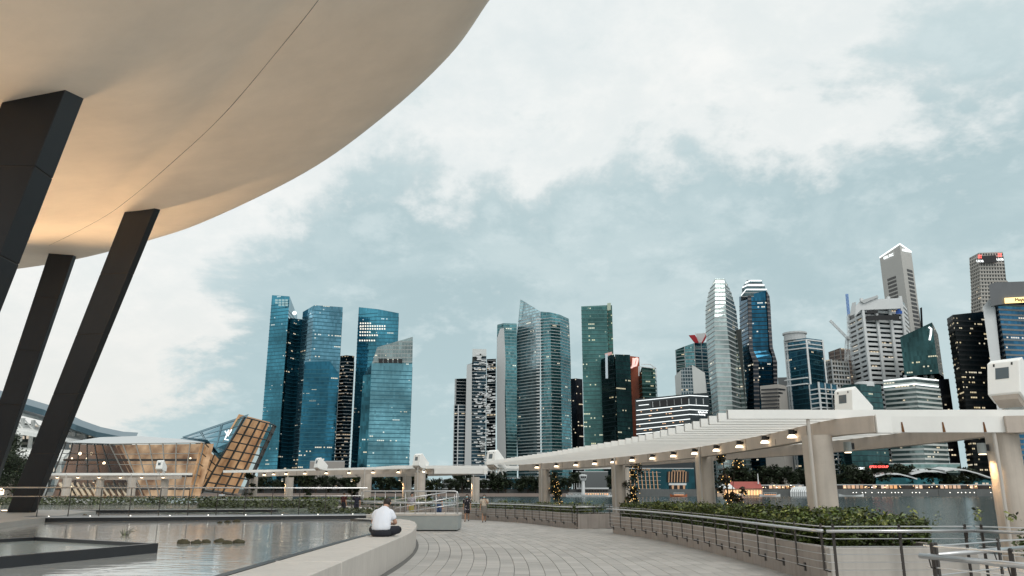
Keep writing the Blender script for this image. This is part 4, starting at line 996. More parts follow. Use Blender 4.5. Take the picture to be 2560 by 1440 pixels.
for a_, b__ in (((1597, 916), (1640, 921)), ((1597, 916), (1597, 940)), ((1640, 921), (1641, 942)), ((1604, 911), (1626, 911)), ((1626, 911), (1640, 921))): mb.beam(P(*a_, 733), P(*b__, 733), .7, .7)
b_ = mb.build('roof_frame', whitef, t14); b_['kind'] = 'stuff'
# ---- striped hotel
t15 = tower('striped_hotel', 'dark low building with bright white stripes and sloping ends', [(1588, 998, 640), (1722, 985, 600), (1772, 982, 618)], mat('hotel_dark', (.03, .042, .048), .35, var=.1), 4.2, depth=40, cat='building')
def on_face(x, y, xa, Ya, xb, Yb): return P(x, y, Ya + (Yb - Ya) * (x - xa) / (xb - xa) - .8)
for k in range(9):
    dy = 11.8 * k
    if k == 1: xs0, xs1 = 1597, 1622
    else: xs0, xs1 = 1591, 1722
    mb = MB(); mb.beam(on_face(xs0, 1002.5 + dy - (xs0 - 1591) * .105, 1588, 640, 1722, 600), on_face(xs1, 1002.5 + dy - (xs1 - 1591) * .105, 1588, 640, 1722, 600), .4, .5); mb.build('light_stripe', M['signw'], t15)
    if k != 1:
        mb = MB(); mb.beam(on_face(1723, 988.5 + dy, 1722, 600, 1772, 618), on_face(1770, 991 + dy, 1722, 600, 1772, 618), .4, .5); mb.build('light_stripe', M['signw'], t15)
for k in range(8):
    x = 1632 + k * 18; s = (x < 1722); p, q = (on_face(x, 1013.5 - (x - 1591) * .105 * s - 11 * (not s), 1588, 640, 1722, 600) if s else on_face(x, 1002, 1722, 600, 1772, 618)), None
    mb = MB(); mb.cbox(p + Vector((0, -.2, -.6)), (.7, .5, 4.4)); mb.build('terrace_post', lightgrey, t15)
mb = MB(); mb.beam(on_face(1628, 1010 + 1.5, 1588, 640, 1722, 600), on_face(1720, 1001, 1588, 640, 1722, 600), .3, 4.6); mb.build('sky_terrace', M['blackpaint'], t15)
mb = MB(); 
rnd = random.Random(3)
for k in range(40):
    x = rnd.uniform(1595, 1718); y = 1010 + 11.8 * rnd.randint(2, 8) - (x - 1591) * .105 - 3; mb.cbox(on_face(x, y, 1588, 640, 1722, 600), (.9, .3, .5))
b_ = mb.build('lit_rooms', emit('hotel_room', (1, .6, .35), .9), t15); b_['kind'] = 'stuff'
text('sign', 'Rabobank', (1757, 1030.5), 607, 2.0, M['signw'], t15, R(14)); text('sign', 'Building', (1755, 1036.5), 606, 1.7, M['signw'], t15, R(14))
# ---- third cluster
t16 = tower('office_tower', 'pale frosted glass building with red horns on the roof', [(1689, 875, 800), (1711, 866, 792), (1735, 858, 790), (1770, 856, 795)], fPaleT, 4, (.3, .6, lightgrey), (8, .5, .5, lightgrey), depth=30)
def horn(px, Y, m, parent): return slab('roof_horn', px, Y, 3, m, parent)
horn([(1722, 838), (1737, 837), (1741, 843), (1747, 857), (1737, 857)], 789, redm, t16); horn([(1738, 831), (1741, 834), (1767, 832), (1758, 856), (1747, 857), (1742, 845)], 792, whitef, t16); horn([(1767, 832), (1769, 836), (1762, 850), (1757, 857), (1754, 857)], 790.5, redm, t16)
t17 = tower('faceted_building', 'low faceted white and glass building like a cut crystal', [(1687, 940, 700), (1703, 924, 690), (1730, 912, 672), (1762, 932, 684), (1768, 985, 690)], mat('crystal_white', (.62, .65, .64), .45, var=.06, vscale=.05), 4, depth=26, cat='building')
slab('glass_facet', [(1703, 924), (1729, 913), (1733, 985), (1704, 988)], 671, .6, facade('facade_crystal', (.05, .09, .11), (.35, .4, .42), 3, 2.2, .05, vert=.2), t17)
t18 = tower('rounded_tower', 'tall silver glass tower with curved shoulders tapering to a narrow top',
      [[(1787, 697, 720), (1772, 730, 722), (1764, 770, 724), (1764, 820, 724), (1771, 920, 724), (1783, 1040, 724)],
       [(1788, 697, 706), (1788, 760, 700), (1786, 800, 696), (1789, 900, 696), (1798, 1040, 696)],
       [(1811, 697, 706), (1814, 760, 700), (1818, 820, 696), (1826, 900, 696), (1832, 1040, 696)],
       [(1812, 697, 722), (1829, 735, 722), (1840, 775, 724), (1848, 850, 724), (1856, 940, 724), (1864, 1040, 724)]], fSilver, 4.2, (.3, .7, lightgrey), depth=26)
tower('office_tower', 'slim glass shaft tucked between the silver and the navy tower', [(1840, 825, 715), (1853, 822, 712), (1866, 1030, 712)], fSilverD, 4.2, depth=16)
t19 = tower('office_tower', 'navy glass tower with a stepped glowing white crown',
      [[(1848, 742, 760), (1851, 870, 760), (1853, 1040, 758)], [(1868, 738, 738), (1872, 872, 738), (1886, 900, 732), (1890, 1040, 732)], [(1917, 726, 735), (1925, 870, 735), (1932, 890, 733), (1940, 1040, 733)], [(1924, 742, 755), (1930, 870, 755), (1941, 905, 752), (1946, 1040, 752)]], fNavy, 4, (.3, .7, darkband), depth=26)
for k, (x0, x1, yb, yt) in enumerate(((1852, 1920, 742, 722), (1855, 1914, 722, 711), (1862, 1907, 711, 700))):
    slab('crown_tier', [(x0, yb), (x0 + 5, yt), (x1 - 3, yt), (x1, yb)], 737 + k * 6, 18, facade('crown_f%d' % k, (.10, .16, .18), (.3, .32, .33), 4, 3, .2), t19)
    slab('crown_light', [(x0 + 14, yt), (x1 - 3, yt), (x1 - 3, yt + 3), (x0 + 14, yt + 3)], 736 + k * 6, .6, M['signw'], t19)
    slab('crown_light', [(x0 + 1, yb - 5), (x0 + 13, yt), (x0 + 13, yt + 3), (x0 + 1, yb - 2)], 736.4 + k * 6, .6, M['signw'], t19)
slab('granite_pier', [(1869, 739), (1878, 738), (1882, 872), (1896, 902), (1900, 1040), (1886, 1040), (1883, 905), (1873, 875)], 731, 2.5, fGranite, t19); slab('granite_pier', [(1916, 726), (1924, 741), (1932, 868), (1943, 905), (1946, 1040), (1938, 1040), (1932, 890), (1924, 868)], 731.5, 2.5, fGranite, t19)
t20 = tower('office_block', 'beige office block with strong horizontal window bands', [(1900, 965, 640), (1945, 960, 630), (1966, 965, 642)], mat('beige_clad', (.40, .38, .35), .7, var=.06, vscale=.05), 4.2, depth=22, cat='building')
for k in range(9):
    mb = MB(); y = 974 + k * 9.2
    if y > 1165: continue
    mb.beam(P(1903, y + 1, 637), P(1944, y - 1.5, 629.4), .5, 1.35); mb.beam(P(1946, y - 1.5, 629.4), P(1964, y + 1, 641), .5, 1.35); mb.build('window_band', M['darkstone'], t20)
tower('office_block', 'plain grey block behind the beige banded one', [(1944, 944, 700), (1973, 943, 700)], mat('grey_clad', (.34, .35, .35), .7), 4, depth=20, cat='building')
t22 = tower('office_tower', 'blue glass tower with white frame lines and a round rooftop drum', [(1961, 852, 665), (2016, 845, 640), (2056, 850, 656)], fBlueW, 4, (.3, .8, tealband), depth=28)
for y, h_ in ((850, 2.5), (860, 2), (870, 2.5), (945, 2.5), (960, 2.5)):
    mb = MB(); mb.beam(P(1962, y + 6, 664), P(2016, y - 1, 638.8), .8, h_ * .4); mb.beam(P(2016, y - 1, 638.8), P(2056, y + 4, 655), .8, h_ * .4); mb.build('white_line', whitef, t22)
for xa, Ya in ((1961, 664.5), (1966, 662), (2016, 638.6), (2056, 655)):
    mb = MB(); p = P(xa, 850, Ya); mb.beam((p.x, p.y, QZ), p, 1.3, 1.0); mb.build('white_pier', whitef, t22)
mb = MB(); c = P(1988, 850, 660); mb.tube([c + Vector((0, 0, -1)), c + Vector((0, 0, 4.5)), c + Vector((0, 0, 4.6)), c + Vector((0, 0, 6.0))], [9, 9, 10, 10], 20); mb.build('roof_drum', lightgrey, t22)
t22b = tower('office_block', 'white gridded low annex right of the blue tower', [(2024, 962, 622), (2046, 955, 612), (2091, 962, 622)], fBlueW, 3.6, (.6, .9, whitef), (5.5, .7, .7, whitef), depth=22, cat='building')
tower('office_block', 'grey building with a dark cut-out, behind the white gridded annex', [(2058, 902, 720), (2078, 898, 705), (2120, 905, 712)], fStone, 4, (.5, 1.0, lightgrey), (6, .6, .6, lightgrey), depth=25, cat='building')
tower('construction_tower', 'half built brown concrete tower beside the crane', [(2072, 880, 800), (2100, 870, 785), (2138, 875, 790)], fBrown, 4, (.6, .6, mat('bare_slab', (.30, .27, .24), .9)), (6, .4, .8, midgrey), depth=25)
def lattice(mb, a, b, w, n, r=.18):
    a, b = Vector(a), Vector(b); d = (b - a).normalized(); u = d.cross(Vector((0, 1, 0))).normalized() * w / 2; v = d.cross(u).normalized() * w / 2
    for s, t_ in ((1, 1), (1, -1), (-1, 1), (-1, -1)): mb.beam(a + u * s + v * t_, b + u * s + v * t_, r, r)
    for k in range(n):
        p, q = a + (b - a) * k / n, a + (b - a) * (k + 1) / n; sg = 1 if k % 2 else -1
        mb.beam(p + u * sg + v, q - u * sg + v, r * .7, r * .7); mb.beam(p + u * sg - v, q - u * sg - v, r * .7, r * .7)
for (mast, jib, lab) in ((((2112, 1000), (2118, 845)), ((2118, 845), (2075, 801)), 'tower crane with a pale jib raised to the left'), (((2124, 900), (2122, 790)), ((2122, 790), (2117, 735)), 'tower crane with a steep blue jib')):
    tc_ = thing('tower_crane', P(*mast[0], 778), lab, 'crane', 'tower cranes'); mb = MB(); lattice(mb, P(*mast[0], 778), P(*mast[1], 778), 2.6, 14, .4); b_ = mb.build('mast', whitef, tc_); b_['kind'] = 'stuff'
    mb = MB(); lattice(mb, P(*jib[0], 776), P(*jib[1], 776), 1.7, 12, .4); b_ = mb.build('jib', whitef if 'pale' in lab else mat('crane_blue', (.10, .25, .60), .5), tc_); b_['kind'] = 'stuff'
    mb = MB(); mb.cbox(P(*mast[1], 776) + Vector((1.5, 0, 0)), (3.4, 3, 3)); mb.build('cab', lightgrey, tc_)
t25 = tower('gridded_tower', 'broad white concrete tower with deep window slots and a crown of fins', [(2121, 790, 720), (2137, 768, 705), (2152, 750, 690), (2250, 745, 700), (2262, 760, 722)], facade('facade_slots', (.012, .02, .025), None, 4.3, 3, .22, ls=1.5, metal=.3), 4.3, (1.3, 2.3, whitef), None, depth=28)
for i, (x, y0_, Y) in enumerate(((2123, 790, 719), (2138, 768, 703.2), (2153, 750, 688), (2186, 748, 691), (2220, 746, 694), (2250, 745, 697.5))):
    mb = MB(); p = P(x, y0_ - 4, Y); mb.beam((p.x, p.y, QZ), p, 2.2, 2.6); mb.build('concrete_pier', whitef, t25)
slab('parapet', [(2137, 768), (2152, 750), (2250, 745), (2252, 771), (2152, 775), (2138, 790)], 686.5, 3, whitef, t25)
for i, px in enumerate((((2150, 752), (2194, 738), (2196, 743), (2160, 758)), ((2124, 790), (2130, 757), (2140, 755), (2138, 785)), ((2178, 756), (2192, 737), (2194, 741), (2194, 758)), ((2200, 757), (2222, 748), (2230, 746), (2216, 760)))): slab('crown_fin', list(px), 685 + i, 1.2, lightgrey, t25)
slab('sky_terrace', [(2165, 789), (2248, 787), (2249, 799), (2166, 801)], 686.9, .5, M['blackpaint'], t25); slab('window_slot', [(2167, 777), (2195, 776), (2195, 783), (2167, 784)], 686, .4, M['blackpaint'], t25)
slab('blue_logo', [(2239, 768), (2249, 766), (2250, 775), (2255, 777), (2256, 784), (2239, 785), (2239, 778), (2244, 776)], 692, .5, mat('logo_blue', (.01, .10, .45), .4), t25)
# tallest grey stone tower
t26 = tower('stone_tower', 'tallest pale stone tower with window grids and glowing roof edge', [(2199, 643, 905), (2249, 609, 868), (2278, 629, 882)], mat('tower_stone', (.47, .47, .45), .7, var=.05, vscale=.04), 5, depth=32)
def facemap(xa, ya, Ya, xb, yb, Yb):
    A, B = P(xa, ya, Ya), P(xb, yb, Yb); e = (B - A); e.z = 0; nrm = Vector((e.y, -e.x, 0)).normalized()
    return lambda u, z: Vector((A.x + e.x * u, A.y + e.y * u, z)) + nrm * .25
fl = facemap(2199, 643, 905, 2249, 609, 868); fr = facemap(2249, 609, 868, 2278, 629, 882); zt26 = P(2249, 609, 868).z
wing = MB(); winb = MB()
for k in range(20):
    z = zt26 - 38 - k * 4.6
    for j in range(8): u = .24 + .052 * j; wing.face([fl(u, z), fl(u + .038, z), fl(u + .038, z + 3.0), fl(u, z + 3.0)])
for k in range(36):
    if 21 < k < 25: continue
    z = zt26 - 32 - k * 4.9; winb.face([fr(.36, z), fr(.86, z), fr(.86, z + 3.0), fr(.36, z + 3.0)])
b_ = wing.build('window_grid', M['darkstone'], t26); b_['kind'] = 'stuff'; b_ = winb.build('window_rows', M['darkstone'], t26); b_['kind'] = 'stuff'
for f_, nm in ((fl, 0), (fr, 1)):
    mb = MB(); A = f_(0, P(*(2199, 643, 905)).z if nm == 0 else zt26); B = f_(1, zt26 if nm == 0 else P(2278, 629, 882).z); mb.beam(A + Vector((0, -.3, -.6)), B + Vector((0, -.3, -.6)), .6, 1.5); mb.build('lit_roof_edge', M['signw'], t26)
yawl = math.atan2(868 - 905, P(2249, 609, 868).x - P(2199, 643, 905).x)
text('sign', 'ORL PLC', (2221, 641), 888, 4.6, M['signw'], t26, yawl); text('sign', 'ORLPLC', (2266, 627), 873, 4.0, M['signw'], t26, .45)
slab('dark_slot', [(2300, 770), (2305, 768), (2308, 830), (2303, 830)], 880, 3, fBlack, t26)  # thin dark facade strip at the tower's right side
# ---- right cluster
t27 = tower('office_tower', 'teal glass block with a sharp rising corner, raised on pillars', [(2250, 843, 655), (2330, 806, 640), (2345, 836, 660)], fGreenD, 4, None, depth=24, z0=P(2300, 938, 650).z)
mb = MB()
for x in (2262, 2288, 2313, 2330): p = P(x, 938, 652); mb.beam((p.x, p.y, QZ), p, 2.0, 2.0)
b_ = mb.build('pillars', lightgrey, t27); b_['kind'] = 'stuff'
slab('core', [(2255, 930), (2350, 925), (2356, 1160), (2262, 1160)], 668, 12, fGreenD, t27)
sweep([(2322, 818), (2328, 822), (2327, 836), (2324, 850)], 637, .8, M['signw'], t27, 'lit_curve'); 
t28 = tower('office_block', 'dark blue glass low block with a pale round cap', [(2085, 985, 610), (2110, 962, 600), (2150, 960, 596), (2202, 962, 606)], fGreenD, 4, (.2, .5, darkband), depth=26, cat='building')
mb = MB(); c = P(2161, 961, 606); mb.tube([c + Vector((0, 0, -2)), c + Vector((0, 0, 1.2)), c + Vector((0, 0, 1.6))], [7, 7, 6], 22); mb.build('round_cap', whitef, t28)
t29 = tower('hotel_block', 'pale banded hotel block with two bright light lines near its roof', [(2208, 955, 624), (2285, 943, 606), (2346, 955, 622)], fHotel, 3.6, (.5, 1.5, mat('hotel_band', (.56, .60, .585), .6)), depth=24, cat='building')
for y in (945, 961):
    mb = MB(); mb.beam(P(2209, y + 7, 622.6), P(2285, y - 1, 604.4), .5, .9); mb.beam(P(2285, y - 1, 604.4), P(2346, y + 6, 620.4), .5, .9); mb.build('light_line', M['signw'], t29)
tower('office_tower', 'dark slim block right behind the pale banded hotel', [(2346, 948, 640), (2372, 947, 640)], fBlack, 4, depth=20)
t31 = tower('office_tower', 'black tower with many warm lit floors near the right edge', [(2367, 797, 640), (2382, 787, 622), (2458, 779, 628), (2492, 1010, 640)], facade('facade_lit_black', (.010, .016, .018), None, 4.0, 1.5, .5, warm=(1, .80, .45), ls=1.4, grp=5, metal=.3, rough=.3), 4, (.35, 1.3, mat('black_band', (.012, .014, .016), .5)), depth=30)
t32 = tower('stone_tower', 'brown stepped tower with red signs at the top right', [[(2423, 645, 830), (2428, 730, 830), (2428, 800, 830)], [(2447, 632, 812), (2450, 700, 812), (2455, 800, 812)], [(2507, 630, 812), (2514, 700, 812), (2519, 700, 812), (2524, 800, 812)]], fStone, 4, (.3, .8, mat('stone_band', (.36, .34, .31), .7)), depth=26)
slab('dark_loggia', [(2449, 640), (2490, 638), (2492, 656), (2451, 658)], 809, .8, M['blackpaint'], t32)
for x, y in ((2499, 637), (2449, 641)):
    for j in range(2):
        for i_ in range(3): slab('sign_bar', [(x - 4 + i_ * 3.4, y - 4 + j * 5), (x - 2 + i_ * 3.4, y - 4 + j * 5), (x - 2 + i_ * 3.4, y - .6 + j * 5), (x - 4 + i_ * 3.4, y - .6 + j * 5)], 807.5, .5, M['red'], t32)
    text('sign', 'UOB', (x + 1, y + 12), 807, 3.6, M['signw'], t32)
t33 = tower('office_tower', 'blue banded tower with a golden sign, cut by the right edge', [(2472, 712, 615), (2486, 707, 600), (2640, 702, 612)], facade('facade_maybank', (.03, .13, .24), None, 4.0, 2, .16, ls=1.5), 4, (.35, 1.5, mat('blue_band', (.16, .18, .19), .5)), depth=30)
slab('grey_parapet', [(2472, 712), (2486, 706), (2600, 702), (2600, 752), (2493, 762), (2478, 766)], 597.5, 2, mat('parapet_grey', (.13, .14, .15), .6, var=.1, vscale=.2), t33)
slab('sign_board', [(2511, 745), (2600, 740), (2600, 754), (2512, 758)], 596, .8, M['signy'], t33); text('sign', 'Maybank', (2558, 749.5), 595, 3.6, mat('sign_ink', (.05, .03, .01), .6), t33)
tw = slab('white_fin_tower', [(2457, 768), (2474, 746), (2488, 770), (2518, 1060), (2524, 1200), (2508, 1200), (2495, 1040)], 603, 9, whitef)
tag(tw, 'plain white fin slab standing against the blue banded tower', 'tower', 'skyline towers')
text('sign', 'BNP PARIBAS', (2141, 1171), 583, 2.2, M['signw'], t28, 0); text('sign', 'APEX GROUP', (2197, 1167), 583, 2.3, M['red'], t28, 0)
# ================================================================== FAR SHORE DETAIL
def tree_mesh(seed, h, r, n, size, tall=.35):
    rnd = random.Random(seed); mb = MB(); cl = []
    for k in range(16):
        a = rnd.random() * 6.28; q = rnd.random() ** .5
        cl.append((Vector((math.cos(a) * q * r * .75, math.sin(a) * q * r * .75, h * (tall + .12 + rnd.random() * (.80 - tall)))), rnd.uniform(.22, .42) * r))
    for k in range(n):
        c, cr_ = rnd.choice(cl); v = Vector((rnd.gauss(0, 1), rnd.gauss(0, 1), rnd.gauss(0, .8))).normalized() * cr_ * rnd.random() ** .35
        leaf_quads(mb, c + v, size, rnd, 0)
    tr = MB(); tr.tube([(0, 0, -.3), (0, 0, h * tall), (rnd.gauss(0, .1), 0, h * .7)], [h * .03, h * .022, h * .008], 7)
    for c, q in cl[:6]: tr.tube([(0, 0, h * tall * .9), c * .6 + Vector((0, 0, h * tall * .4)), c], [h * .014, h * .009, h * .004], 5)
    def me(m_, nm, mt_):
        me_ = bpy.data.meshes.new(nm); me_.from_pydata(m_.v, [], m_.f); me_.materials.append(mt_); return me_
    return me(mb, 'crown', M['leafdark']), me(tr, 'trunk', M['bark'])
TREES = [tree_mesh(i, 13, 7.5, 1100, 1.5, .10) for i in range(4)]
NEART = [tree_mesh(40 + i, 13, 7.5, 6000, .5, .25) for i in range(2)]
def place_tree(loc, s, v, label, group, sz=1.0):
    t = thing('tree', loc, label, 'tree', group)
    for me_, nm in zip(NEART[v % 2] if loc[1] < 200 else TREES[v % 4], ('crown', 'trunk')):
        o = bpy.data.objects.new(nm, me_); COL.objects.link(o); o.parent = t
    t.scale = (s, s, s * sz); t.rotation_euler = (0, 0, random.random() * 6.28); return t
mb = MB(); mb.box((-330, QY - 12, WZ - 1), (42, QY - .02, .6)); tag(mb.build('shore_walk', mat('shore_stone', (.26, .21, .185), .85, var=.2, vscale=.08)), kind='structure')
rt = random.Random(21); xs = []
x = 640
while x < 2460:
    xs.append(x); x += rt.uniform(16, 34)
names = ['rounded dark waterfront tree', 'broad dark waterfront tree', 'low dark waterfront tree', 'dense dark waterfront tree']
k = 0
for x in xs:
    if 1455 < x < 1530 or 1560 < x < 1830: continue
    low_ = x < 1432; Y = QY - rt.uniform(2, 7) if low_ else QY + rt.uniform(13, 30); s = rt.uniform(.72, 1.1) * (1.25 if 1820 < x < 2300 else 1.0)
    where = ('below the teal towers on the far shore' if x < 1040 else 'in the gap of the skyline on the far shore' if x < 1130 else 'below the pale apartment towers on the far shore' if x < 1460 else 'behind the pier on the far shore' if x < 2020 else 'along the lit quay on the far shore')
    place_tree(((x - 1280) / 2024 * Y, Y, .6 if low_ else QZ), s, k, 'dark leafy tree ' + where, 'waterfront trees ' + where, rt.uniform(.85, 1.15)); k += 1
place_tree((-54, 88, 0), .5, 1, 'green tree at the left edge beside the leaning columns', 'trees by the mall', 1.0)
place_tree((-62, 96, 0), .6, 2, 'second tree at left edge, behind the nearest leaning column', 'trees by the mall', 1.1)
# low buildings on the far shore
def low(name, label, px0, px1, y0, Y, dep, m, z0=QZ):
    a, b = P(px0, y0, Y), P(px1, y0, Y); mb = MB(); h_ = a.z
    c = [(a.x, Y), (b.x, Y), (b.x * (1 + dep / Y), Y + dep), (a.x * (1 + dep / Y), Y + dep)]; u = 0
    t = thing(name, ((a.x + b.x) / 2, Y, z0), label, 'building', 'low buildings on the far shore')
    for i in range(4):
        p, q = c[i], c[(i + 1) % 4]; l = math.dist(p, q); mb.face([(*p, z0), (*q, z0), (*q, h_), (*p, h_)], [(u, 0), (u + l, 0), (u + l, h_ - z0), (u, h_ - z0)]); u += l
    mb.build('wall', m, t); mb = MB(); mb.prism([((p[0]), p[1]) for p in c], h_ + .01, h_ + .6); mb.build('roof_slab', lightgrey, t); return t
low('podium_building', 'grey podium building below the teal towers', 775, 862, 1154, 700, 20, mat('podium', (.34, .32, .30), .7))
low('podium_building', 'low pale building with sloping roof in the skyline gap', 1105, 1245, 1200, 640, 20, facade('facade_low', (.20, .24, .25), (.34, .36, .36), 4, 3, .1))
low('podium_building', 'dark glass podium under the pale apartment towers', 1247, 1345, 1196, 660, 20, fDeep)
low('podium_building', 'plain grey building behind the white control tower', 1440, 1520, 1180, 620, 20, mat('shed_grey', (.13, .145, .15), .7))
t = low('waterfront_hotel', 'teal glass waterfront hotel with bronze window fins', 1562, 1735, 1172, 572, 26, facade('facade_bayhotel', (.018, .075, .095), None, 4.4, 2.6, .15, ls=1.2))
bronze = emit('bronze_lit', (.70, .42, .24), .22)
for k in range(8):
    mb = MB(); p, q = P(1574 + k * 9.6, 1178, 570.6), P(1579 + k * 9.6, 1235, 570.6); mb.beam(p, q, .55, .5); mb.build('bronze_fin', bronze, t)
for k in range(6):
    mb = MB(); p, q = P(1570, 1181 + k * 10.2, 570.8), P(1652, 1181 + k * 10.2, 570.8); mb.beam(p, q, .4, .35); mb.build('floor_line', midgrey, t)
slab('dark_bay', [(1668, 1179), (1722, 1179), (1722, 1206), (1668, 1206)], 571, .3, M['blackpaint'], t)
for k in range(7): mb = MB(); mb.beam(P(1673 + k * 7, 1179, 570.4), P(1672 + k * 7, 1206, 570.4), .5, .5); mb.build('bronze_fin', bronze, t)
slab('white_lintel', [(1672, 1208), (1716, 1208), (1716, 1213), (1672, 1213)], 570, .8, whitef, t); slab('dark_entrance', [(1674, 1213), (1714, 1213), (1714, 1232), (1674, 1232)], 570.8, .4, M['blackpaint'], t)
for k in range(3): slab('lit_column', [(1679 + k * 14, 1213), (1685 + k * 14, 1213), (1684 + k * 14, 1231), (1681 + k * 14, 1231)], 570.2, .6, bronze, t)
text('sign', 'Fullerton Bay', (1607, 1174), 571, 2.0, bronze, t); text('sign', 'The Fullerton', (1696, 1177), 570.4, 1.7, bronze, t)
# white control tower and customs hall
t = thing('control_tower', P(1458, 1243, 560), 'small white control tower on the far pier', 'tower'); c0 = P(1458, 1243, 560)
mb = MB(); a = P(1458, 1243, 560); b = P(1458, 1202, 560); mb.tube([a, b], [1.35, 1.15], 12); mb.build('shaft', whitef, t)
mb = MB(); mb.tube([b, b + Vector((0, 0, .6)), b + Vector((0, 0, 3.3)), b + Vector((0, 0, 4.0)), b + Vector((0, 0, 4.3))], [1.4, 2.0, 2.7, 2.7, 1.2], 8); cab = mb.build('cabin', whitef, t)
for k in range(3): mb = MB(); mb.cbox(b + Vector((-1.3 + k * 1.3, -2.5, 2.4)), (1.0, .4, 1.2)); mb.build('cabin_window', M['darkstone'], cab)
t = low('customs_hall', 'long low white hall beside the control tower with a lit terrace', 1441, 1522, 1221, 563, 14, whitef)
for k in range(11): mb = MB(); x = 1446 + k * 7; mb.cbox(P(x, 1227, 562.8), (1.3, .3, 1.4)); mb.build('window', M['darkstone'], t)
for k in range(10): mb = MB(); x = 1465 + k * 6; mb.cbox(P(x, 1236, 562.6), (1.0, .4, 1.5)); mb.build('lit_table', emit('terrace_glow%d' % k, (1, .42 + .04 * (k % 4), .15), 1.0), t)
# pier hall with red roof
t = thing('pier_hall', P(1870, 1240, 558), 'red roofed pier hall glowing over the water', 'building')
mb = MB(); r0 = [P(1792, 1222, 556), P(1908, 1221, 556), P(1898, 1204, 564), P(1818, 1204, 564), P(1792, 1222, 576), P(1908, 1221, 576)]
mb.raw(r0, [(0, 1, 2, 3), (3, 2, 5, 4), (0, 3, 4), (1, 5, 2)]); mb.build('roof', mat('roof_red', (.33, .085, .07), .8, var=.1, vscale=.2), t)
mb = MB(); mb.raw([P(1790, 1222, 555.6), P(1818, 1203, 562), P(1838, 1222, 555.6)], [(0, 2, 1)]); mb.build('gable', whitef, t)
slab('wall', [(1793, 1222), (1907, 1222), (1907, 1241), (1793, 1241)], 557, 15, mat('hall_wall', (.55, .42, .32), .7), t)
for k in range(13): slab('arched_opening', [(1812 + k * 7.2, 1227), (1814.5 + k * 7.2, 1224.5), (1817 + k * 7.2, 1227), (1817 + k * 7.2, 1238), (1812 + k * 7.2, 1238)], 556.4, .3, emit('hall_glow%d' % k, (1, .58 + .05 * (k % 3), .30), .9), t)
mb = MB(); mb.tube([P(1896, 1210, 560), P(1894, 1184, 560)], [.5, .25], 6); mb.build('flag_mast', whitef, t)
def near_y(y, z=WZ): return G(1280, y, z).y
t = thing('pontoon', P(1880, 1241, 552), 'floating pontoon with a blue lattice gangway in front of the pier hall', 'jetty')
mb = MB(); a, b = P(1830, 1242, 550), P(1970, 1242, 550); mb.box((a.x, 548, WZ - .4), (b.x, 553, WZ + .5)); mb.build('deck', M['quay'], t)
mb = MB()
for k in range(6):
    x0, x1 = 1832 + k * 6, 1838 + k * 6; mb.beam(P(x0, 1242, 548.5), P(x1, 1235, 548.5), .25, .25); mb.beam(P(x0, 1235, 548.5), P(x1, 1242, 548.5), .25, .25)
mb.beam(P(1832, 1235, 548.5), P(1868, 1235, 548.5), .3, .3); b_ = mb.build('gangway', mat('gangway_blue', (.35, .48, .62), .5), t); b_['kind'] = 'stuff'
# ribbed white shelter
t = thing('ribbed_shelter', P(1998, 1240, 555), 'white ribbed shelter like half a barrel on the quay', 'shelter')
for k in range(8):
    x = 1981 + k * 5.2; mb = MB(); mb.tube([P(x - 3, 1241, 553), P(x - 4, 1230, 553), P(x - 1, 1222, 556), P(x + 8, 1218, 562), P(x + 16, 1218, 570)], .55, 6); mb.build('rib', whitef, t)
# boats
def boat(px, y, Y, L_, label, hull, seed=1, cabin=True, lit=True):
    p = P(px, y, Y); p.z = WZ; t = thing('bumboat', p, label, 'boat', 'boats on the bay')
    mb = MB(); n = 9; prof = []
    for i in range(n):
        f = i / (n - 1); w = 1.3 * math.sin(math.pi * min(1, .18 + f * .9)) ; sh = .9 + .9 * (2 * f - 1) ** 4; prof.append((f * L_ - L_ / 2, w, sh))
    for (x0, w0, s0), (x1, w1, s1) in zip(prof, prof[1:]):
        for sg in (-1, 1): mb.face([p + Vector((x0, sg * w0 * .5, -.2)), p + Vector((x1, sg * w1 * .5, -.2)), p + Vector((x1, sg * w1, s1)), p + Vector((x0, sg * w0, s0))])
        mb.face([p + Vector((x0, -w0, s0 - .2)), p + Vector((x1, -w1, s1 - .2)), p + Vector((x1, w1, s1 - .2)), p + Vector((x0, w0, s0 - .2))])
    mb.build('hull', hull, t)
    if cabin:
        mb = MB(); mb.box((p.x - L_ * .3, p.y - 1.1, p.z + 2.3), (p.x + L_ * .32, p.y + 1.1, p.z + 2.5)); mb.build('canopy', whitef, t)
        for k in range(6):
            mb = MB(); x = p.x - L_ * .28 + k * L_ * .115; mb.beam((x, p.y - 1, p.z + .8), (x, p.y - 1, p.z + 2.3), .12, .12); mb.build('canopy_post', whitef, t)
        if lit: mb = MB(); mb.box((p.x - L_ * .26, p.y - .9, p.z + 1.0), (p.x + L_ * .28, p.y + .9, p.z + 1.35)); mb.build('lit_bench', emit('boat_glow%d' % seed, (1, .45, .2), .8), t)
boat(1697, 1244, 520, 11, 'orange bumboat moored below the waterfront hotel', mat('boat_orange', (.40, .12, .05), .5), 1)
boat(2128, 1237, 548, 17, 'white sleek boat at the quay right of the column', whitef, 2, False)
boat(1925, 1241, 546, 14, 'white covered boat by the floating pontoon', whitef, 3)
# marina pontoons with white day boats near control tower
for k in range(12):
    t_ = boat(1428 + k * 8.4, 1245, 512 + (k % 2) * 6, 6.5, 'small white boat moored in a row below the control tower', whitef, 10 + k, True, False)
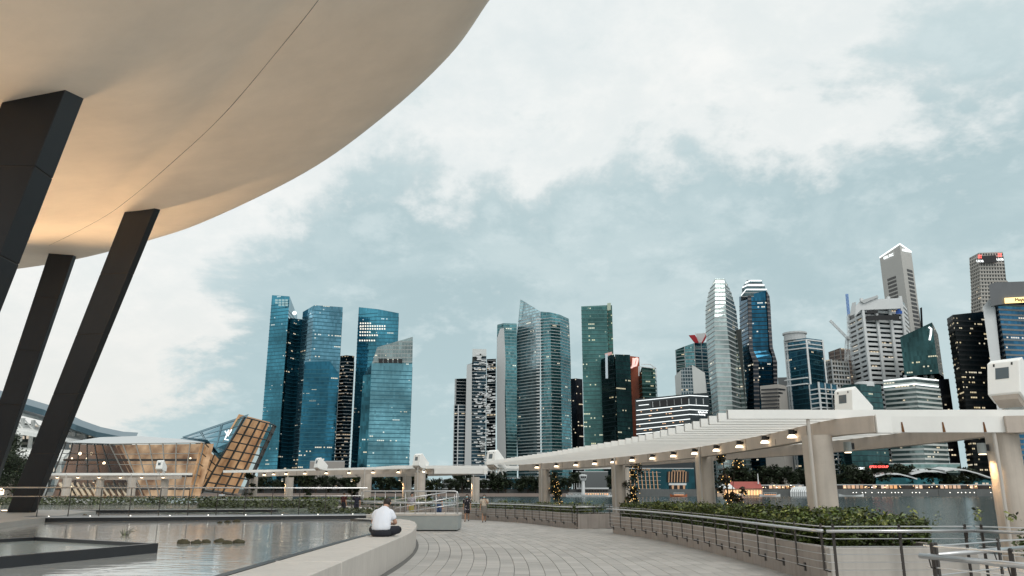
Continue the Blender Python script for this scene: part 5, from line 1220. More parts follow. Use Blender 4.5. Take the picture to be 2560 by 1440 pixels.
# wave-roofed dining halls on the quay
t = thing('wave_roof_hall', P(2300, 1222, 575), 'white wave roofed dining hall behind dark quay trees', 'building')
def wave(px, Y, dep, nm):
    mb = MB(); top = [P(x, y, Y) for x, y in px]
    for a, b in zip(top, top[1:]):
        d = Vector((0, dep, 2)); mb.face([a, b, b + d, a + d]); mb.face([a - Vector((0, 0, .9)), b - Vector((0, 0, .9)), b, a]); mb.face([a - Vector((0, 0, .9)), a - Vector((0, 0, .9)) + d, b - Vector((0, 0, .9)) + d, b - Vector((0, 0, .9))])
    o = mb.build('wave_roof', whitef, t)
wave([(2188, 1190), (2215, 1183), (2250, 1184), (2275, 1190), (2293, 1196)], 580, 20, 0); wave([(2278, 1184), (2310, 1177), (2345, 1177), (2365, 1181)], 578, 20, 1); wave([(2362, 1176), (2385, 1172), (2415, 1174), (2445, 1182), (2480, 1194), (2520, 1200)], 576, 20, 2)
slab('glass_front', [(2190, 1194), (2500, 1196), (2500, 1222), (2190, 1222)], 584, 14, facade('facade_dining', (.03, .12, .14), None, 4.4, 2.6, .35, warm=(1, .6, .3), ls=1.2), t)
low('quay_arcade', 'low glowing arcade of restaurants along the right quay', 2085, 2590, 1213, 574, 5, fShop)
low('quay_arcade', 'glowing arcade of restaurants left of the round column', 1900, 2010, 1214, 574, 5, fShop)
low('glass_podium', 'pale green glass podium under the banded hotel', 2222, 2400, 1160, 600, 4, facade('facade_podium', (.20, .32, .31), (.30, .40, .38), 3, 2.4, .06))
# quay lamps, street lamps, flag poles
bulb = bpy.data.meshes.new('bulb'); mb = MB(); mb.ball((0, 0, 0), .42, 8, 5); bulb.from_pydata(mb.v, [], mb.f); bulb.materials.append(M['lampw'])
bulbw = bpy.data.meshes.new('bulb_warm'); bulbw.from_pydata(mb.v, [], mb.f); bulbw.materials.append(emit('bulb_amber', (1, .58, .25), 4.0))
arm = bpy.data.meshes.new('bracket'); mb = MB(); mb.box((-.15, 0, -.5), (.15, .7, -.3)); arm.from_pydata(mb.v, [], mb.f); arm.materials.append(M['post'])
rq = random.Random(4)
for x in (2133, 2141, 2156, 2164, 2180, 2196, 2204, 2212, 2229, 2238, 2246, 2255, 2281, 2290, 2299, 2318, 2375, 2395, 2404, 2414, 2425, 2436, 2477):
    p = P(x, 1231.5, QY - .7); t = thing('quay_lamp', p, 'small round lamp in the row along the stone quay face', 'light', 'round lamps on the quay face')
    for me_, nm in ((bulb, 'bulb'), (arm, 'bracket')): o = bpy.data.objects.new(nm, me_); COL.objects.link(o); o.parent = t; o.scale = (.6,) * 3 if nm == 'bulb' else (1, 1, 1)
pole = bpy.data.meshes.new('pole'); mb = MB(); mb.tube([(0, 0, 0), (0, 0, -6)], .12, 6); pole.from_pydata(mb.v, [], mb.f); pole.materials.append(M['post'])
for k in range(64):
    x = rq.choice((rq.uniform(2090, 2480), rq.uniform(2090, 2480), rq.uniform(640, 1340), rq.uniform(1900, 1990), rq.uniform(1385, 1440)))
    y = rq.uniform(1213, 1224); Y = QY + rq.uniform(3, 9); p = P(x, y, Y); right = x > 1850
    where = 'among the lit restaurants on the right quay' if x > 2050 else 'by the pier hall' if x > 1850 else 'on the shore road below the teal towers' if x < 1045 else 'on the shore road in mid picture'
    t = thing('street_lamp', (p.x, p.y, QZ), 'small glowing lamp ' + where, 'street lamp', 'street lamps ' + where)
    warm_ = rq.random() < (.65 if right else .3)
    for me_, nm in ((bulbw if warm_ else bulb, 'bulb'), (pole, 'pole')):
        o = bpy.data.objects.new(nm, me_); COL.objects.link(o); o.parent = t; o.location = (0, 0, max(p.z - QZ, 1.2))
        if nm == 'pole': o.scale = (1, 1, max(p.z - QZ, 1.2) / 6)
        else: o.scale = (rq.uniform(.4, .8),) * 3
for x in (1212, 1238, 1250, 1264, 1279, 1430, 1436, 1442, 1448):
    Y = QY + 6; a = P(x, 1238, Y); b = P(x, 1208, Y); t = thing('flag_pole', (a.x, a.y, QZ), 'thin white pole in the row on the far shore', 'pole', 'white poles on the far shore'); mb = MB(); mb.tube([(a.x, a.y, QZ), (b.x, b.y, b.z)], [.22, .12], 6); mb.build('shaft', whitef, t)
# ================================================================== LEFT: GLASS PAVILION, MALL
pav = thing('glass_pavilion', (-62, 140, 0), 'angular glass pavilion glowing amber with a tilted glass cube', 'building')
gl = pane_glass('pavilion_glass', (.90, .89, .86), 0.0); glb = mat('roof_glass_blue', (.13, .30, .38), .12, metal=.55)
frm = mat('pavilion_frame', (.055, .06, .06), .5); frmp = mat('pavilion_frame_pale', (.34, .33, .30), .5)
def inner(name, c1, c2, s, scale):
    m, nt, b = nodes(name); L = nt.links.new; uv = nt.nodes.new('ShaderNodeTexCoord'); n = nt.nodes.new('ShaderNodeTexNoise'); n.inputs['Scale'].default_value = scale; n.inputs['Detail'].default_value = 3
    L(uv.outputs['Object'], n.inputs[0]); mr = nt.nodes.new('ShaderNodeMapRange'); L(n.outputs[0], mr.inputs[0]); mr.inputs[1].default_value = .35; mr.inputs[2].default_value = .68
    mx = nt.nodes.new('ShaderNodeMix'); mx.data_type = 'RGBA'; L(mr.outputs[0], mx.inputs[0]); mx.inputs[6].default_value = (*c1, 1); mx.inputs[7].default_value = (*c2, 1)
    L(mx.outputs[2], b.inputs['Emission Color']); b.inputs['Emission Strength'].default_value = s; b.inputs['Base Color'].default_value = (*[c * .5 for c in c1], 1); b.inputs['Roughness'].default_value = .9; return m
warm1 = inner('glow_amber', (.36, .20, .10), (.80, .50, .27), .62, .42); warm2 = inner('glow_pink', (.22, .11, .05), (.95, .66, .40), .62, .34); wood = inner('interior_wood_glow', (.03, .010, .004), (.26, .11, .035), .6, .14)  # mottled emission colours stand in for the light inside the pavilion
def facet(c, nu, nv, back, glass, frame, skip=(), bars=.15, off=1.6):
    """c: four corners (bl, br, tr, tl); panes as parts, frame bars, lit interior behind"""
    bl, br, tr, tl = [Vector(p) for p in c]
    f = lambda u, v: (bl + (br - bl) * u) * (1 - v) + (tl + (tr - tl) * u) * v
    nrm = (br - bl).cross(tl - bl).normalized()
    if nrm.dot(Vector((0, 0, CAMH)) - bl) < 0: nrm = -nrm
    for i in range(nu):
        for j in range(nv):
            g = .06; mb = MB(); q = [f((i + (g if k in (0, 3) else 1 - g)) / nu, (j + (g if k in (0, 1) else 1 - g)) / nv) for k in range(4)]
            mb.face(q); mb.build('pane', glass, pav)
    for i in range(nu + 1): mb = MB(); mb.beam(f(i / nu, 0), f(i / nu, 1), bars, bars * 1.2, up=nrm); mb.build('mullion', frame, pav)
    for j in range(nv + 1): mb = MB(); mb.beam(f(0, j / nv) + nrm * .02, f(1, j / nv) + nrm * .02, bars * .8, bars * 1.1, up=nrm); mb.build('transom', frame, pav)
    mb = MB(); d = -nrm * off; mb.face([f(-.02, -.01) + d, f(1.03, -.01) + d, f(1.03, 1.0) + d, f(-.02, 1.0) + d]); mb.build('back_sheet', back, pav)  # sheet behind the panes; the glowing ones stand in for room light
for k_, (xa, xb, y_) in enumerate(((150, 500, 1150), (140, 492, 1190), (130, 486, 1222))):
    mb = MB(); mb.beam(P(xa + 14, y_, 149), P(300, y_, 140.2), .9, .35); mb.beam(P(300, y_, 140.2), P(xb - 6, y_, 135), .9, .35); mb.build('interior_floor', M['bark'], pav)
    for j_ in range(9): mb = MB(); mb.ball(P(xa + 30 + j_ * 37 + k_ * 9, y_ - 4, 148 - j_ * 1.45), .16, 6, 4); mb.build('interior_lamp', M['lamp'], pav)
A0, A1, A2 = P(165, 1107, 150), P(274, 1110, 140), P(511, 1107, 134)
B0, B1, B2 = P(112, 1242, 150), P(338, 1242, 137), P(478, 1242, 133)
facet([B0, B1, A1, A0], 6, 5, wood, gl, frm); facet([B1, B2, A2, A1], 7, 5, warm2, gl, frmp)
C2, C1 = P(549, 1148, 140), P(506, 1232, 140)
facet([B2, C1, C2, A2], 3, 5, warm1, gl, frm, off=.5)
K0, K1, K2, K3 = P(505, 1226, 139), P(604, 1240, 146), P(685, 1062, 150), P(611, 1043, 139)
facet([K0, K1, K2, K3], 4, 9, warm1, gl, frm, bars=.22)
facet([P(512, 1107, 134.2), P(549, 1148, 139.6), K3, P(452, 1097, 152)], 3, 5, mat('roof_void', (.10, .22, .28), .3), glb, mat('blue_frame', (.10, .20, .25), .4), bars=.15, off=.6)
facet([K1, P(612, 1238, 160), P(690, 1066, 165), K2], 3, 9, warm1, gl, frm, bars=.22)
mb = MB(); rf = [P(165, 1106, 150), P(274, 1109, 140), P(511, 1106, 134), P(450, 1097, 152), P(340, 1090, 165), P(250, 1093, 170)]
mb.raw(rf, [(0, 1, 5), (1, 4, 5), (1, 3, 4), (1, 2, 3)]); mb.build('white_roof', lightgrey, pav)
mb = MB()
for k in range(5): mb.ball(P(200 + 60 * k, 1134 + (k % 2) * 24, 141 + (2 - k) * 1.0 + 1.2), .28, 6, 4)
b_ = mb.build('ceiling_lamps', M['lamp'], pav); b_['kind'] = 'stuff'
for k in range(12):
    x = 150 + k * 15; mb = MB(); mb.beam(P(x, 1208, 148 - k * .8), P(x + 18, 1240, 146 - k * .8), .5, .3); mb.build('raking_column', mat('rake%d' % k, (.75, .62, .45), .6) if k == 0 else bpy.data.materials['rake0'], pav)
# letter emblem on roof plane
sgn = M['signw']
mb = MB(); mb.tube([P(572, 1075, 138), P(562, 1099, 137.2), P(571, 1100, 137.2)], .11, 6); mb.build('emblem_stroke', sgn, pav); mb = MB(); mb.tube([P(563, 1078, 138), P(570, 1090, 137.4), P(579, 1074, 138)], .11, 6); mb.build('emblem_stroke', sgn, pav)
# mall with swooping roof
mall = thing('shopping_mall', (-120, 230, 0), 'white terraced mall with swooping roof behind the leaning columns', 'building')
def ribbon(px, Y0, Y1, th, m, nm):
    mb = MB(); n = len(px); tp = [P(x, y, Y0 + (Y1 - Y0) * i / (n - 1)) for i, (x, y) in enumerate(px)]
    for a, b in zip(tp, tp[1:]):
        d = Vector((-6, 14, 2.5)); mb.face([a, b, b + d, a + d]); mb.face([a - Vector((0, 0, th)), b - Vector((0, 0, th)), b, a]); mb.face([a - Vector((0, 0, th)), a + d - Vector((0, 0, th)), b + d - Vector((0, 0, th)), b - Vector((0, 0, th))])
    mb.build(nm, m, mall)
ribbon([(-60, 975), (40, 1004), (110, 1024), (190, 1062), (240, 1079), (300, 1091), (340, 1093)], 200, 260, 1.6, mat('mall_roof', (.10, .17, .21), .4, metal=.3), 'swoop_roof')
ribbon([(-60, 1000), (40, 1028), (110, 1046), (190, 1074), (250, 1090)], 202, 250, .8, M['white'], 'soffit_band'); ribbon([(-60, 1062), (60, 1078), (130, 1090), (200, 1100)], 200, 235, 1.0, M['white'], 'terrace_band'); ribbon([(-60, 1130), (60, 1138), (160, 1142)], 198, 215, 1.2, M['white'], 'terrace_band')
for k in range(12):
    x = -20 + k * 26; mb = MB(); p = P(x, 1030 + max(0, k * 5.2), 206 + k * 4); mb.beam((p.x, p.y, 0), p, .8, .8); mb.build('white_column', M['white'], mall)
    mb = MB(); q = P(x + 26, 1068 + k * 2.5, 208 + k * 4); mb.beam(p, q, .3, .3); mb.build('brace', M['white'], mall)
mb = MB(); a, b, c_, d_ = P(-80, 1240, 215), P(330, 1240, 270), P(330, 1100, 270), P(-80, 1035, 215); mb.face([a, b, c_, d_], [(0, 0), (70, 0), (70, 20), (0, 34)]); mb.build('glass_wall', facade('facade_mall', (.20, .22, .22), (.45, .42, .38), 5, 3, .5, warm=(1, .75, .5), ls=1.1), mall)
for k in range(7):
    mb = MB(); p = P(6 + (k % 3) * 12, 1212 + (k // 3) * 8, 120); mb.ball(p, .5, 8, 5); b_ = tag(mb.build('globe_lamp', M['lamp']), 'glowing globe lamp among the terraces at the left edge', 'light', 'globe lamps at left edge')

# ================================================================== RAMP BLOCK BY THE POND
rb = thing('ramp_block', (-3.9, 37.6, 0), 'grey clad ramp block with steel tube railings by the pond', 'ramp')
mb = MB(); mb.prism([(-6.0, 36.8), (-2.42, 36.8), (-2.42, 39.2), (-6.0, 39.2)], .05, .66); bevel(mb.build('body', M['ramp'], rb), .015)
mb = MB(); mb.prism([(-6.02, 36.78), (-2.40, 36.78), (-2.40, 39.22), (-6.02, 39.22)], .662, .75); bevel(mb.build('coping', M['seat'], rb), .01)
mb = MB(); mb.prism([(-5.9, 36.9), (-2.5, 36.9), (-2.5, 39.1), (-5.9, 39.1)], -.01, .049); mb.build('shadow_gap', M['blackpaint'], rb)  # black recess puts the shadow line under the body into its colour
def tube_part(nm, pts, r=.025): mb = MB(); mb.tube(pts, r, 8); return mb.build(nm, M['steel'], rb, smooth=True)
zr = 1.74
tube_part('top_rail', [(-6.75, 36.6, 1.30), (-6.78, 36.6, zr - .06), (-6.7, 36.6, zr), (-2.62, 36.86, zr), (-2.5, 36.86, zr - .03), (-2.46, 36.86, zr - .12), (-2.46, 36.86, .75)], .03)
tube_part('mid_rail', [(-6.7, 36.6, 1.22), (-2.5, 36.86, 1.22)], .028)
for k in range(9): x = -6.2 + k * .46; tube_part('baluster', [(x, 36.72, .75), (x, 36.72, zr)], .013)
tube_part('stair_rail', [(-6.3, 37.9, 1.22), (-3.1, 37.9, 1.68)], .024); tube_part('stair_rail', [(-5.6, 38.8, .95), (-2.5, 38.8, 1.5)], .024); tube_part('stair_rail', [(-5.0, 38.4, .80), (-2.5, 38.4, 1.16)], .022)
for k in range(5): x = -6.2 + k * .86; tube_part('stair_post', [(x, 38.9, .75), (x, 38.9, 1.1 + .12 * k)], .016)
tag(strip_wall([Vector((-7.0, 39)), Vector((-8.0, 46)), Vector((-10.8, 57.4)), Vector((-17.2, 67.4)), Vector((-26.2, 75.4)), Vector((-38, 81.6)), Vector((-56, 88.6)), Vector((-90, 92.6))], [Vector((-6.5, 39)), Vector((-7.4, 46)), Vector((-10.1, 57.6)), Vector((-16.6, 67.8)), Vector((-25.8, 75.9)), Vector((-38, 82.1)), Vector((-56, 89.1)), Vector((-90, 93.1))], -.01, .64).build('pond_back_wall', M['seat']), 'low pale wall closing the far side of the pond', 'wall')
# ================================================================== POND PLANTS AND ROCKS
def rocks(px, y, n, s, label, seed):
    rnd = random.Random(seed)
    for k in range(n):
        p = G(px + k * s * 27 + rnd.uniform(-5, 5), y + rnd.uniform(-2, 2), PZ); mb = MB(); r_ = s * rnd.uniform(.08, .13); mb.ball(p + Vector((0, 0, r_ * .2)), r_, 10, 7, (1.35, 1, .62))
        for v in mb.v: v += Vector((rnd.gauss(0, .010), rnd.gauss(0, .010), rnd.gauss(0, .008))) * s
        o = mb.build('mossy_rock', M['rock'], smooth=True); tag(o, label, 'rock', label)
rocks(462, 1358, 6, 1.0, 'mossy rock in the row on the open water', 1)
rocks(545, 1306, 3, .95, 'dark rock in front of the walkway', 2)
rocks(170, 1292, 2, 1.5, 'dark clump at the left end of the walkway', 4)
rnd = random.Random(9)
def pads(name, n, area, label, size, tall=0.0):
    t = thing(name, (*[sum(c) / len(area) for c in zip(*area)][:2], PZ), label, 'water plants'); mb = MB(); (x0, y0), (x1, y1) = area
    for k in range(n):
        y = rnd.uniform(y0, y1); x = rnd.uniform(x0, x1) * (y / y1); q = Vector((x, y, PZ + .012 + rnd.random() * .01)); r_ = size * rnd.uniform(.6, 1.3)
        if tall and rnd.random() < .75:
            leaf_quads(mb, q + Vector((0, 0, rnd.random() * tall)), size * 1.4, rnd); continue
        mb.face([q + Vector((math.cos(a) * r_, math.sin(a) * r_, rnd.gauss(0, .006))) for a in [i * .62 for i in range(10)]])
    f = mb.build('leaves', M['pad'], t); f['kind'] = 'stuff'; return t
pads('lily_bed', 620, ((-25, 44), (-9.5, 58)), 'lily pads scattered on the pond behind the walkway', .30)
pads('lily_bed', 520, ((-11.5, 40), (-7.4, 46)), 'taller lily leaves near the ramp block', .17, .3)
pads('lily_bed', 6000, ((-58, 72), (-24, 80)), 'band of dark pond plants along the far left edge', .18, .65)
pads('lily_bed', 4500, ((-27, 60), (-15, 70)), 'band of pond plants below the middle canopy', .18, .45)
t = thing('reed_tuft', G(312, 1338, PZ), 'small sprig of reeds standing in the open water', 'water plants')
for k in range(7):
    c = G(306 + k * 2.4, 1338, PZ); mb = MB(); mb.tube([c, c + Vector(((k - 3) * .02, 0, .09)), c + Vector(((k - 2) * .06, .02, .13 + .04 * (k % 3)))], [.012, .010, .003], 5); mb.build('blade', M['leaf'], t)
# vines with warm fairy lights on canopy columns
for i, (x, y, h_, lab) in enumerate(((2.75, 51.8, 3.0, 'vine with warm fairy lights on the far column of the big canopy'), (6.4, 42.8, 3.0, 'vine with fairy lights right of the third column'), (8.75, 32.6, 3.1, 'bushy vine with gold lights right of the second column'))):
    shrub('climbing_vine', (x, y, .5), .42 if i < 2 else .55, .4, h_ - (.6 if i == 0 else .2), 900, .14, lab, 31 + i, [M['leafdark'], M['leafred']], lights=60)
for i, (px, Y, lab) in enumerate(((625, 79, 'dark vine wrapped column at left end of the middle canopy'), (767, 74, 'dark slim vine under the middle canopy'), (886, 68, 'tall dark vine beside the person in dark red'), (1072, 66, 'dark vine with a gold light by the canopy end'))):
    shrub('climbing_vine', ((px - 1280) / 2024 * Y, Y, .4), .55, .5, 2.9, 700, .22, lab, 51 + i, [M['leafdark'], M['leaf']], lights=5)
# ================================================================== PEOPLE
def skin_body(name, J, E_, mt_, parent, root, place, sub=1):
    """one continuous surface grown over a skeleton; J name -> ((x, y, z), r[, r2])"""
    ks = list(J); me = bpy.data.meshes.new(name); me.from_pydata([J[k][0] for k in ks], [(ks.index(a), ks.index(b)) for a, b in E_], [])
    o = bpy.data.objects.new('tmp_body', me); COL.objects.link(o)
    o.modifiers.new('skin', 'SKIN'); sv = me.skin_vertices[0].data
    for i, k in enumerate(ks):
        r_ = J[k][1]; sv[i].radius = (r_, J[k][2] if len(J[k]) > 2 else r_); sv[i].use_root = (k == root)
    m = o.modifiers.new('sub', 'SUBSURF'); m.levels = sub; m.render_levels = sub
    dg = bpy.context.evaluated_depsgraph_get(); new = bpy.data.meshes.new_from_object(o.evaluated_get(dg)); bpy.data.objects.remove(o)
    new.name = name; new.transform(place); new.materials.clear(); new.materials.append(mt_); new.polygons.foreach_set('use_smooth', [True] * len(new.polygons))
    q = bpy.data.objects.new(name, new); COL.objects.link(q); q.parent = parent; ORG[q] = ORG[parent]; return q
def finish(mb, name, mt_, parent, place, smooth=True):
    for i, v in enumerate(mb.v): mb.v[i] = place @ v + ORG[parent]
    return mb.build(name, mt_, parent, smooth=smooth)
def cloth(name, col, **k): return mat(name, col, .85, var=.06, vscale=8, bump=.2, bscale=30, **k)
def person(loc, H_, yaw, label, top, bottom, skin, stride=.10, style='shirt_trousers', mask=None, longhair=False, armL='down', armR='down', bag=None, shoes=None):
    """standing or walking figure, faces local -Y; unit height scaled by H_"""
    t = thing('person', loc, label, 'person', 'people on the promenade'); pl = Matrix.Rotation(yaw, 4, 'Z') @ Matrix.Scale(H_, 4)
    s = stride
    J = dict(pel=((0, 0, .53), .075, .06), bel=((0, 0, .61), .068, .052), chs=((0, -.005, .73), .082, .058), nk0=((0, .005, .815), .038), nk=((0, -.002, .85), .028), hd=((0, -.012, .905), .042, .05), hd2=((0, -.008, .955), .046, .052), hd3=((0, .0, .988), .028))
    E_ = [('pel', 'bel'), ('bel', 'chs'), ('chs', 'nk0'), ('nk0', 'nk'), ('nk', 'hd'), ('hd', 'hd2'), ('hd2', 'hd3')]
    for sg, n, st in ((-1, 'L', s), (1, 'R', -s)):
        lift = .03 if st < 0 else 0
        J.update({'hip' + n: ((sg * .05, 0, .49), .052), 'kn' + n: ((sg * .05, -st * .55 - (.02 if lift else 0), .275), .034), 'cf' + n: ((sg * .05, -st * .8, .18), .031), 'an' + n: ((sg * .05, -st + lift, .045 + lift), .019), 'to' + n: ((sg * .055, -st - .055 + lift, .018 + lift * .3), .018)})
        E_ += [('pel', 'hip' + n), ('hip' + n, 'kn' + n), ('kn' + n, 'cf' + n), ('cf' + n, 'an' + n), ('an' + n, 'to' + n)]
        arm_ = armL if sg < 0 else armR
        sw = st * .5
        if arm_ == 'down': el, wr, hn = (sg * .135, .02 + sw * .5, .63), (sg * .145, -.02 + sw, .50), (sg * .145, -.03 + sw, .455)
        elif arm_ == 'up': el, wr, hn = (sg * .14, -.05, .66), (sg * .06, -.13, .78), (sg * .035, -.125, .825)
        else: el, wr, hn = (sg * .15, .0, .64), (sg * .06, -.12, .62), (sg * .02, -.14, .62)
        J.update({'sh' + n: ((sg * .105, 0, .795), .036), 'el' + n: (el, .026), 'wr' + n: (wr, .018), 'hn' + n: (hn, .021, .014)})
        E_ += [('chs', 'sh' + n), ('sh' + n, 'el' + n), ('el' + n, 'wr' + n), ('wr' + n, 'hn' + n)]
    skin_body('body', J, E_, skin, t, 'pel', pl)
    hnd = MB()
    for n in 'LR':
        h0 = Vector(J['hn' + n][0]); w0 = Vector(J['wr' + n][0]); d = (h0 - w0).normalized(); sd = d.cross(Vector((0, 1, .2))).normalized()
        for k in range(4): hnd.tube([h0 + sd * (k - 1.5) * .008, h0 + sd * (k - 1.5) * .009 + d * .022, h0 + sd * (k - 1.5) * .008 + d * (.040 - abs(k - 1.3) * .004) + Vector((0, -.008, 0))], [.006, .0055, .004], 5)
        hnd.tube([w0 + d * .02 + sd * .012, w0 + d * .03 + sd * .024, w0 + d * .048 + sd * .027], [.006, .006, .004], 5)
    finish(hnd, 'fingers', skin, t, pl)
    fc = MB(); fc.ball((0, -.062, .915), .009, 6, 4, (.8, 1, 1.2)); finish(fc, 'nose', skin, t, pl)
    ey = MB(); [ey.ball((x, -.056, .932), .006, 6, 4) for x in (-.018, .018)]; e_ = finish(ey, 'eyes', M['hair'], t, pl); 
    ea = MB(); [ea.ball((x, 0, .922), .011, 6, 4, (.5, .9, 1.4)) for x in (-.05, .05)]; finish(ea, 'ears', skin, t, pl)
    hr = MB(); hr.loft([((0, .012, .915), .050, .048), ((0, .014, .94), .056, .056), ((0, .010, .97), .053, .058), ((0, .006, .995), .036, .04), ((0, .004, 1.0), .012, .014)], 14)
    if longhair:
        hr.loft([((0, .045, .76), .03, .012), ((0, .046, .82), .05, .022), ((0, .038, .88), .056, .032), ((0, .03, .94), .056, .04)], 12)
    finish(hr, 'hair', M['hair'], t, pl)
    if mask:
        mk = MB(); mk.loft([((0, -.042, .872), .026, .022), ((0, -.046, .89), .036, .028), ((0, -.046, .912), .036, .026), ((0, -.044, .922), .03, .022)], 12); finish(mk, 'face_mask', mask, t, pl)
    up = MB(); up.loft([((0, 0, .585), .098, .075), ((0, 0, .62), .088, .068), ((0, -.004, .70), .098, .072), ((0, -.004, .77), .108, .07), ((0, 0, .81), .085, .058), ((0, .002, .832), .045, .045)], 16)
    for sg, n in ((-1, 'L'), (1, 'R')):
        a, b = Vector(J['sh' + n][0]), Vector(J['el' + n][0]); up.tube([a + Vector((-sg * .02, 0, .012)), a + Vector((sg * .012, 0, 0)), a + (b - a) * .7], [.044, .046, .042], 10)
    finish(up, 'top', top, t, pl)
    lo = MB()
    if style == 'dress': lo.loft([((0, 0, .30), .115, .095), ((0, 0, .40), .115, .09), ((0, 0, .52), .102, .082), ((0, 0, .60), .088, .068)], 18)
    elif style == 'skirt': lo.loft([((0, 0, .24), .085, .085), ((0, 0, .38), .10, .085), ((0, 0, .52), .102, .08), ((0, 0, .61), .085, .066)], 18)
    else:
        end_ = .06 if style == 'shirt_trousers' else .30
        lo.loft([((0, 0, .47), .095, .07), ((0, 0, .53), .10, .078), ((0, 0, .60), .092, .07)], 16)
        for n in 'LR':
            h0, k0, a0 = [Vector(J[q + n][0]) for q in ('hip', 'kn', 'an')]
            if end_ < .1: lo.tube([h0 + Vector((0, 0, .02)), h0 * .5 + k0 * .5, k0, a0 + Vector((0, 0, .0))], [.06, .055, .044, .034], 12)
            else: lo.tube([h0 + Vector((0, 0, .02)), h0 * .5 + k0 * .5, k0 + (h0 - k0) * .12], [.062, .06, .058], 12)
    finish(lo, 'bottom', bottom, t, pl)
    for n in 'LR':
        sh_ = MB(); a0, t0 = Vector(J['an' + n][0]), Vector(J['to' + n][0]); sh_.tube([a0 + Vector((0, .03, -.022)), a0 * .5 + t0 * .5 + Vector((0, 0, -.006)), t0 + Vector((0, -.02, .0))], [.021, .024, .015], 8); finish(sh_, 'shoe', shoes or M['blackpaint'], t, pl)
    if bag:
        bg_ = MB(); bg_.loft([((.17, .02, .33), .03, .06), ((.17, .02, .43), .035, .065), ((.17, .02, .47), .02, .05)], 10); finish(bg_, 'bag', bag, t, pl)
    return t
mk = cloth('mask_blue', (.38, .62, .70))
def floral(name, base, dot):
    m, nt, b = nodes(name); L = nt.links.new; tc = nt.nodes.new('ShaderNodeTexCoord'); v = nt.nodes.new('ShaderNodeTexVoronoi'); v.inputs['Scale'].default_value = 9; L(tc.outputs['Object'], v.inputs[0])
    lt = nt.nodes.new('ShaderNodeMath'); lt.operation = 'LESS_THAN'; lt.inputs[1].default_value = .28; L(v.outputs[0], lt.inputs[0])
    mx = nt.nodes.new('ShaderNodeMix'); mx.data_type = 'RGBA'; L(lt.outputs[0], mx.inputs[0]); mx.inputs[6].default_value = (*base, 1); mx.inputs[7].default_value = (*dot, 1); L(mx.outputs[2], b.inputs['Base Color']); b.inputs['Roughness'].default_value = .85; return m
p1 = G(1167, 1304, 0); p2 = G(1210, 1306, 0)
flor = floral('floral_black', (.012, .012, .018), (.45, .40, .42))
person((p1.x, p1.y, 0), 1.58, R(-6), 'woman in a black floral dress and face mask walking towards us', flor, flor, M['skin2'], .09, 'dress', mk, True)
person((p2.x, p2.y, 0), 1.56, R(4), 'woman in cream top, grey skirt and face mask with a raised hand', cloth('cream_top', (.55, .48, .40)), cloth('grey_skirt', (.17, .16, .145)), M['skin2'], .07, 'skirt', mk, True, armR='up')
def at_px(px, Y): return ((px - 1280) / 2024 * Y, Y, 0)
person(at_px(861, 57.5), 1.72, R(150), 'person in a dark red shirt and black trousers beyond the pond', cloth('dark_red', (.06, .012, .014)), M['trousers'], M['skin2'], .05)
person(at_px(893, 56.5), 1.68, R(200), 'woman in dark top and shorts standing beyond the pond', cloth('navy_top', (.012, .014, .03)), cloth('navy_shorts', (.014, .016, .03)), M['skin'], .05, 'shorts', None, True, armR='up')
person(at_px(1030, 49), 1.64, R(20), 'person in floral top and yellow skirt behind the ramp rails', floral('floral_grey', (.30, .29, .32), (.55, .5, .55)), cloth('mustard', (.30, .26, .08)), M['skin'], .05, 'skirt')
person(at_px(1097, 47.5), 1.74, R(170), 'person in grey tee and blue shorts behind the ramp rails', cloth('grey_tee', (.13, .14, .15)), cloth('blue_shorts', (.03, .06, .14)), M['skin'], .08, 'shorts', armR='fold')
person(at_px(556, 79), 1.75, R(190), 'distant person in a pale shirt before the glass pavilion', cloth('pale_shirt', (.48, .55, .62)), M['trousers'], M['skin2'], .05)
# seated man with his back to us
sm = thing('person', (-3.36, 21.0, .605), 'man in a white tee shirt sitting hunched on the pond wall', 'person', 'people on the promenade')
pl = Matrix.Rotation(R(-12), 4, 'Z') @ Matrix.Scale(1.10, 4)
J = dict(pel=((0, .02, .13), .12, .10), bel=((0, .02, .27), .13, .10), chs=((0, .08, .44), .14, .10), nk0=((0, .15, .60), .07, .06), nk=((.01, .205, .655), .052), hd=((.02, .25, .70), .072, .075), hd2=((.03, .29, .765), .078, .082), hd3=((.035, .30, .82), .05))
E_ = [('pel', 'bel'), ('bel', 'chs'), ('chs', 'nk0'), ('nk0', 'nk'), ('nk', 'hd'), ('hd', 'hd2'), ('hd2', 'hd3')]
for sg, n in ((-1, 'L'), (1, 'R')):
    J.update({'sh' + n: ((sg * .185, .13, .545), .06), 'el' + n: ((sg * .29, .19, .30), .046), 'wr' + n: ((sg * .14, .40, .27), .032), 'hn' + n: ((sg * .07, .45, .28), .036, .022),
              'hip' + n: ((sg * .11, .06, .11), .095), 'kn' + n: ((sg * .33, .30, .15), .065), 'an' + n: ((-sg * .02, .46, .07), .042), 'to' + n: ((-sg * .14, .50, .05), .036)})
    E_ += [('chs', 'sh' + n), ('sh' + n, 'el' + n), ('el' + n, 'wr' + n), ('wr' + n, 'hn' + n), ('pel', 'hip' + n), ('hip' + n, 'kn' + n), ('kn' + n, 'an' + n), ('an' + n, 'to' + n)]
skin_body('body', J, E_, M['skin'], sm, 'pel', pl, 2)
hnd = MB()
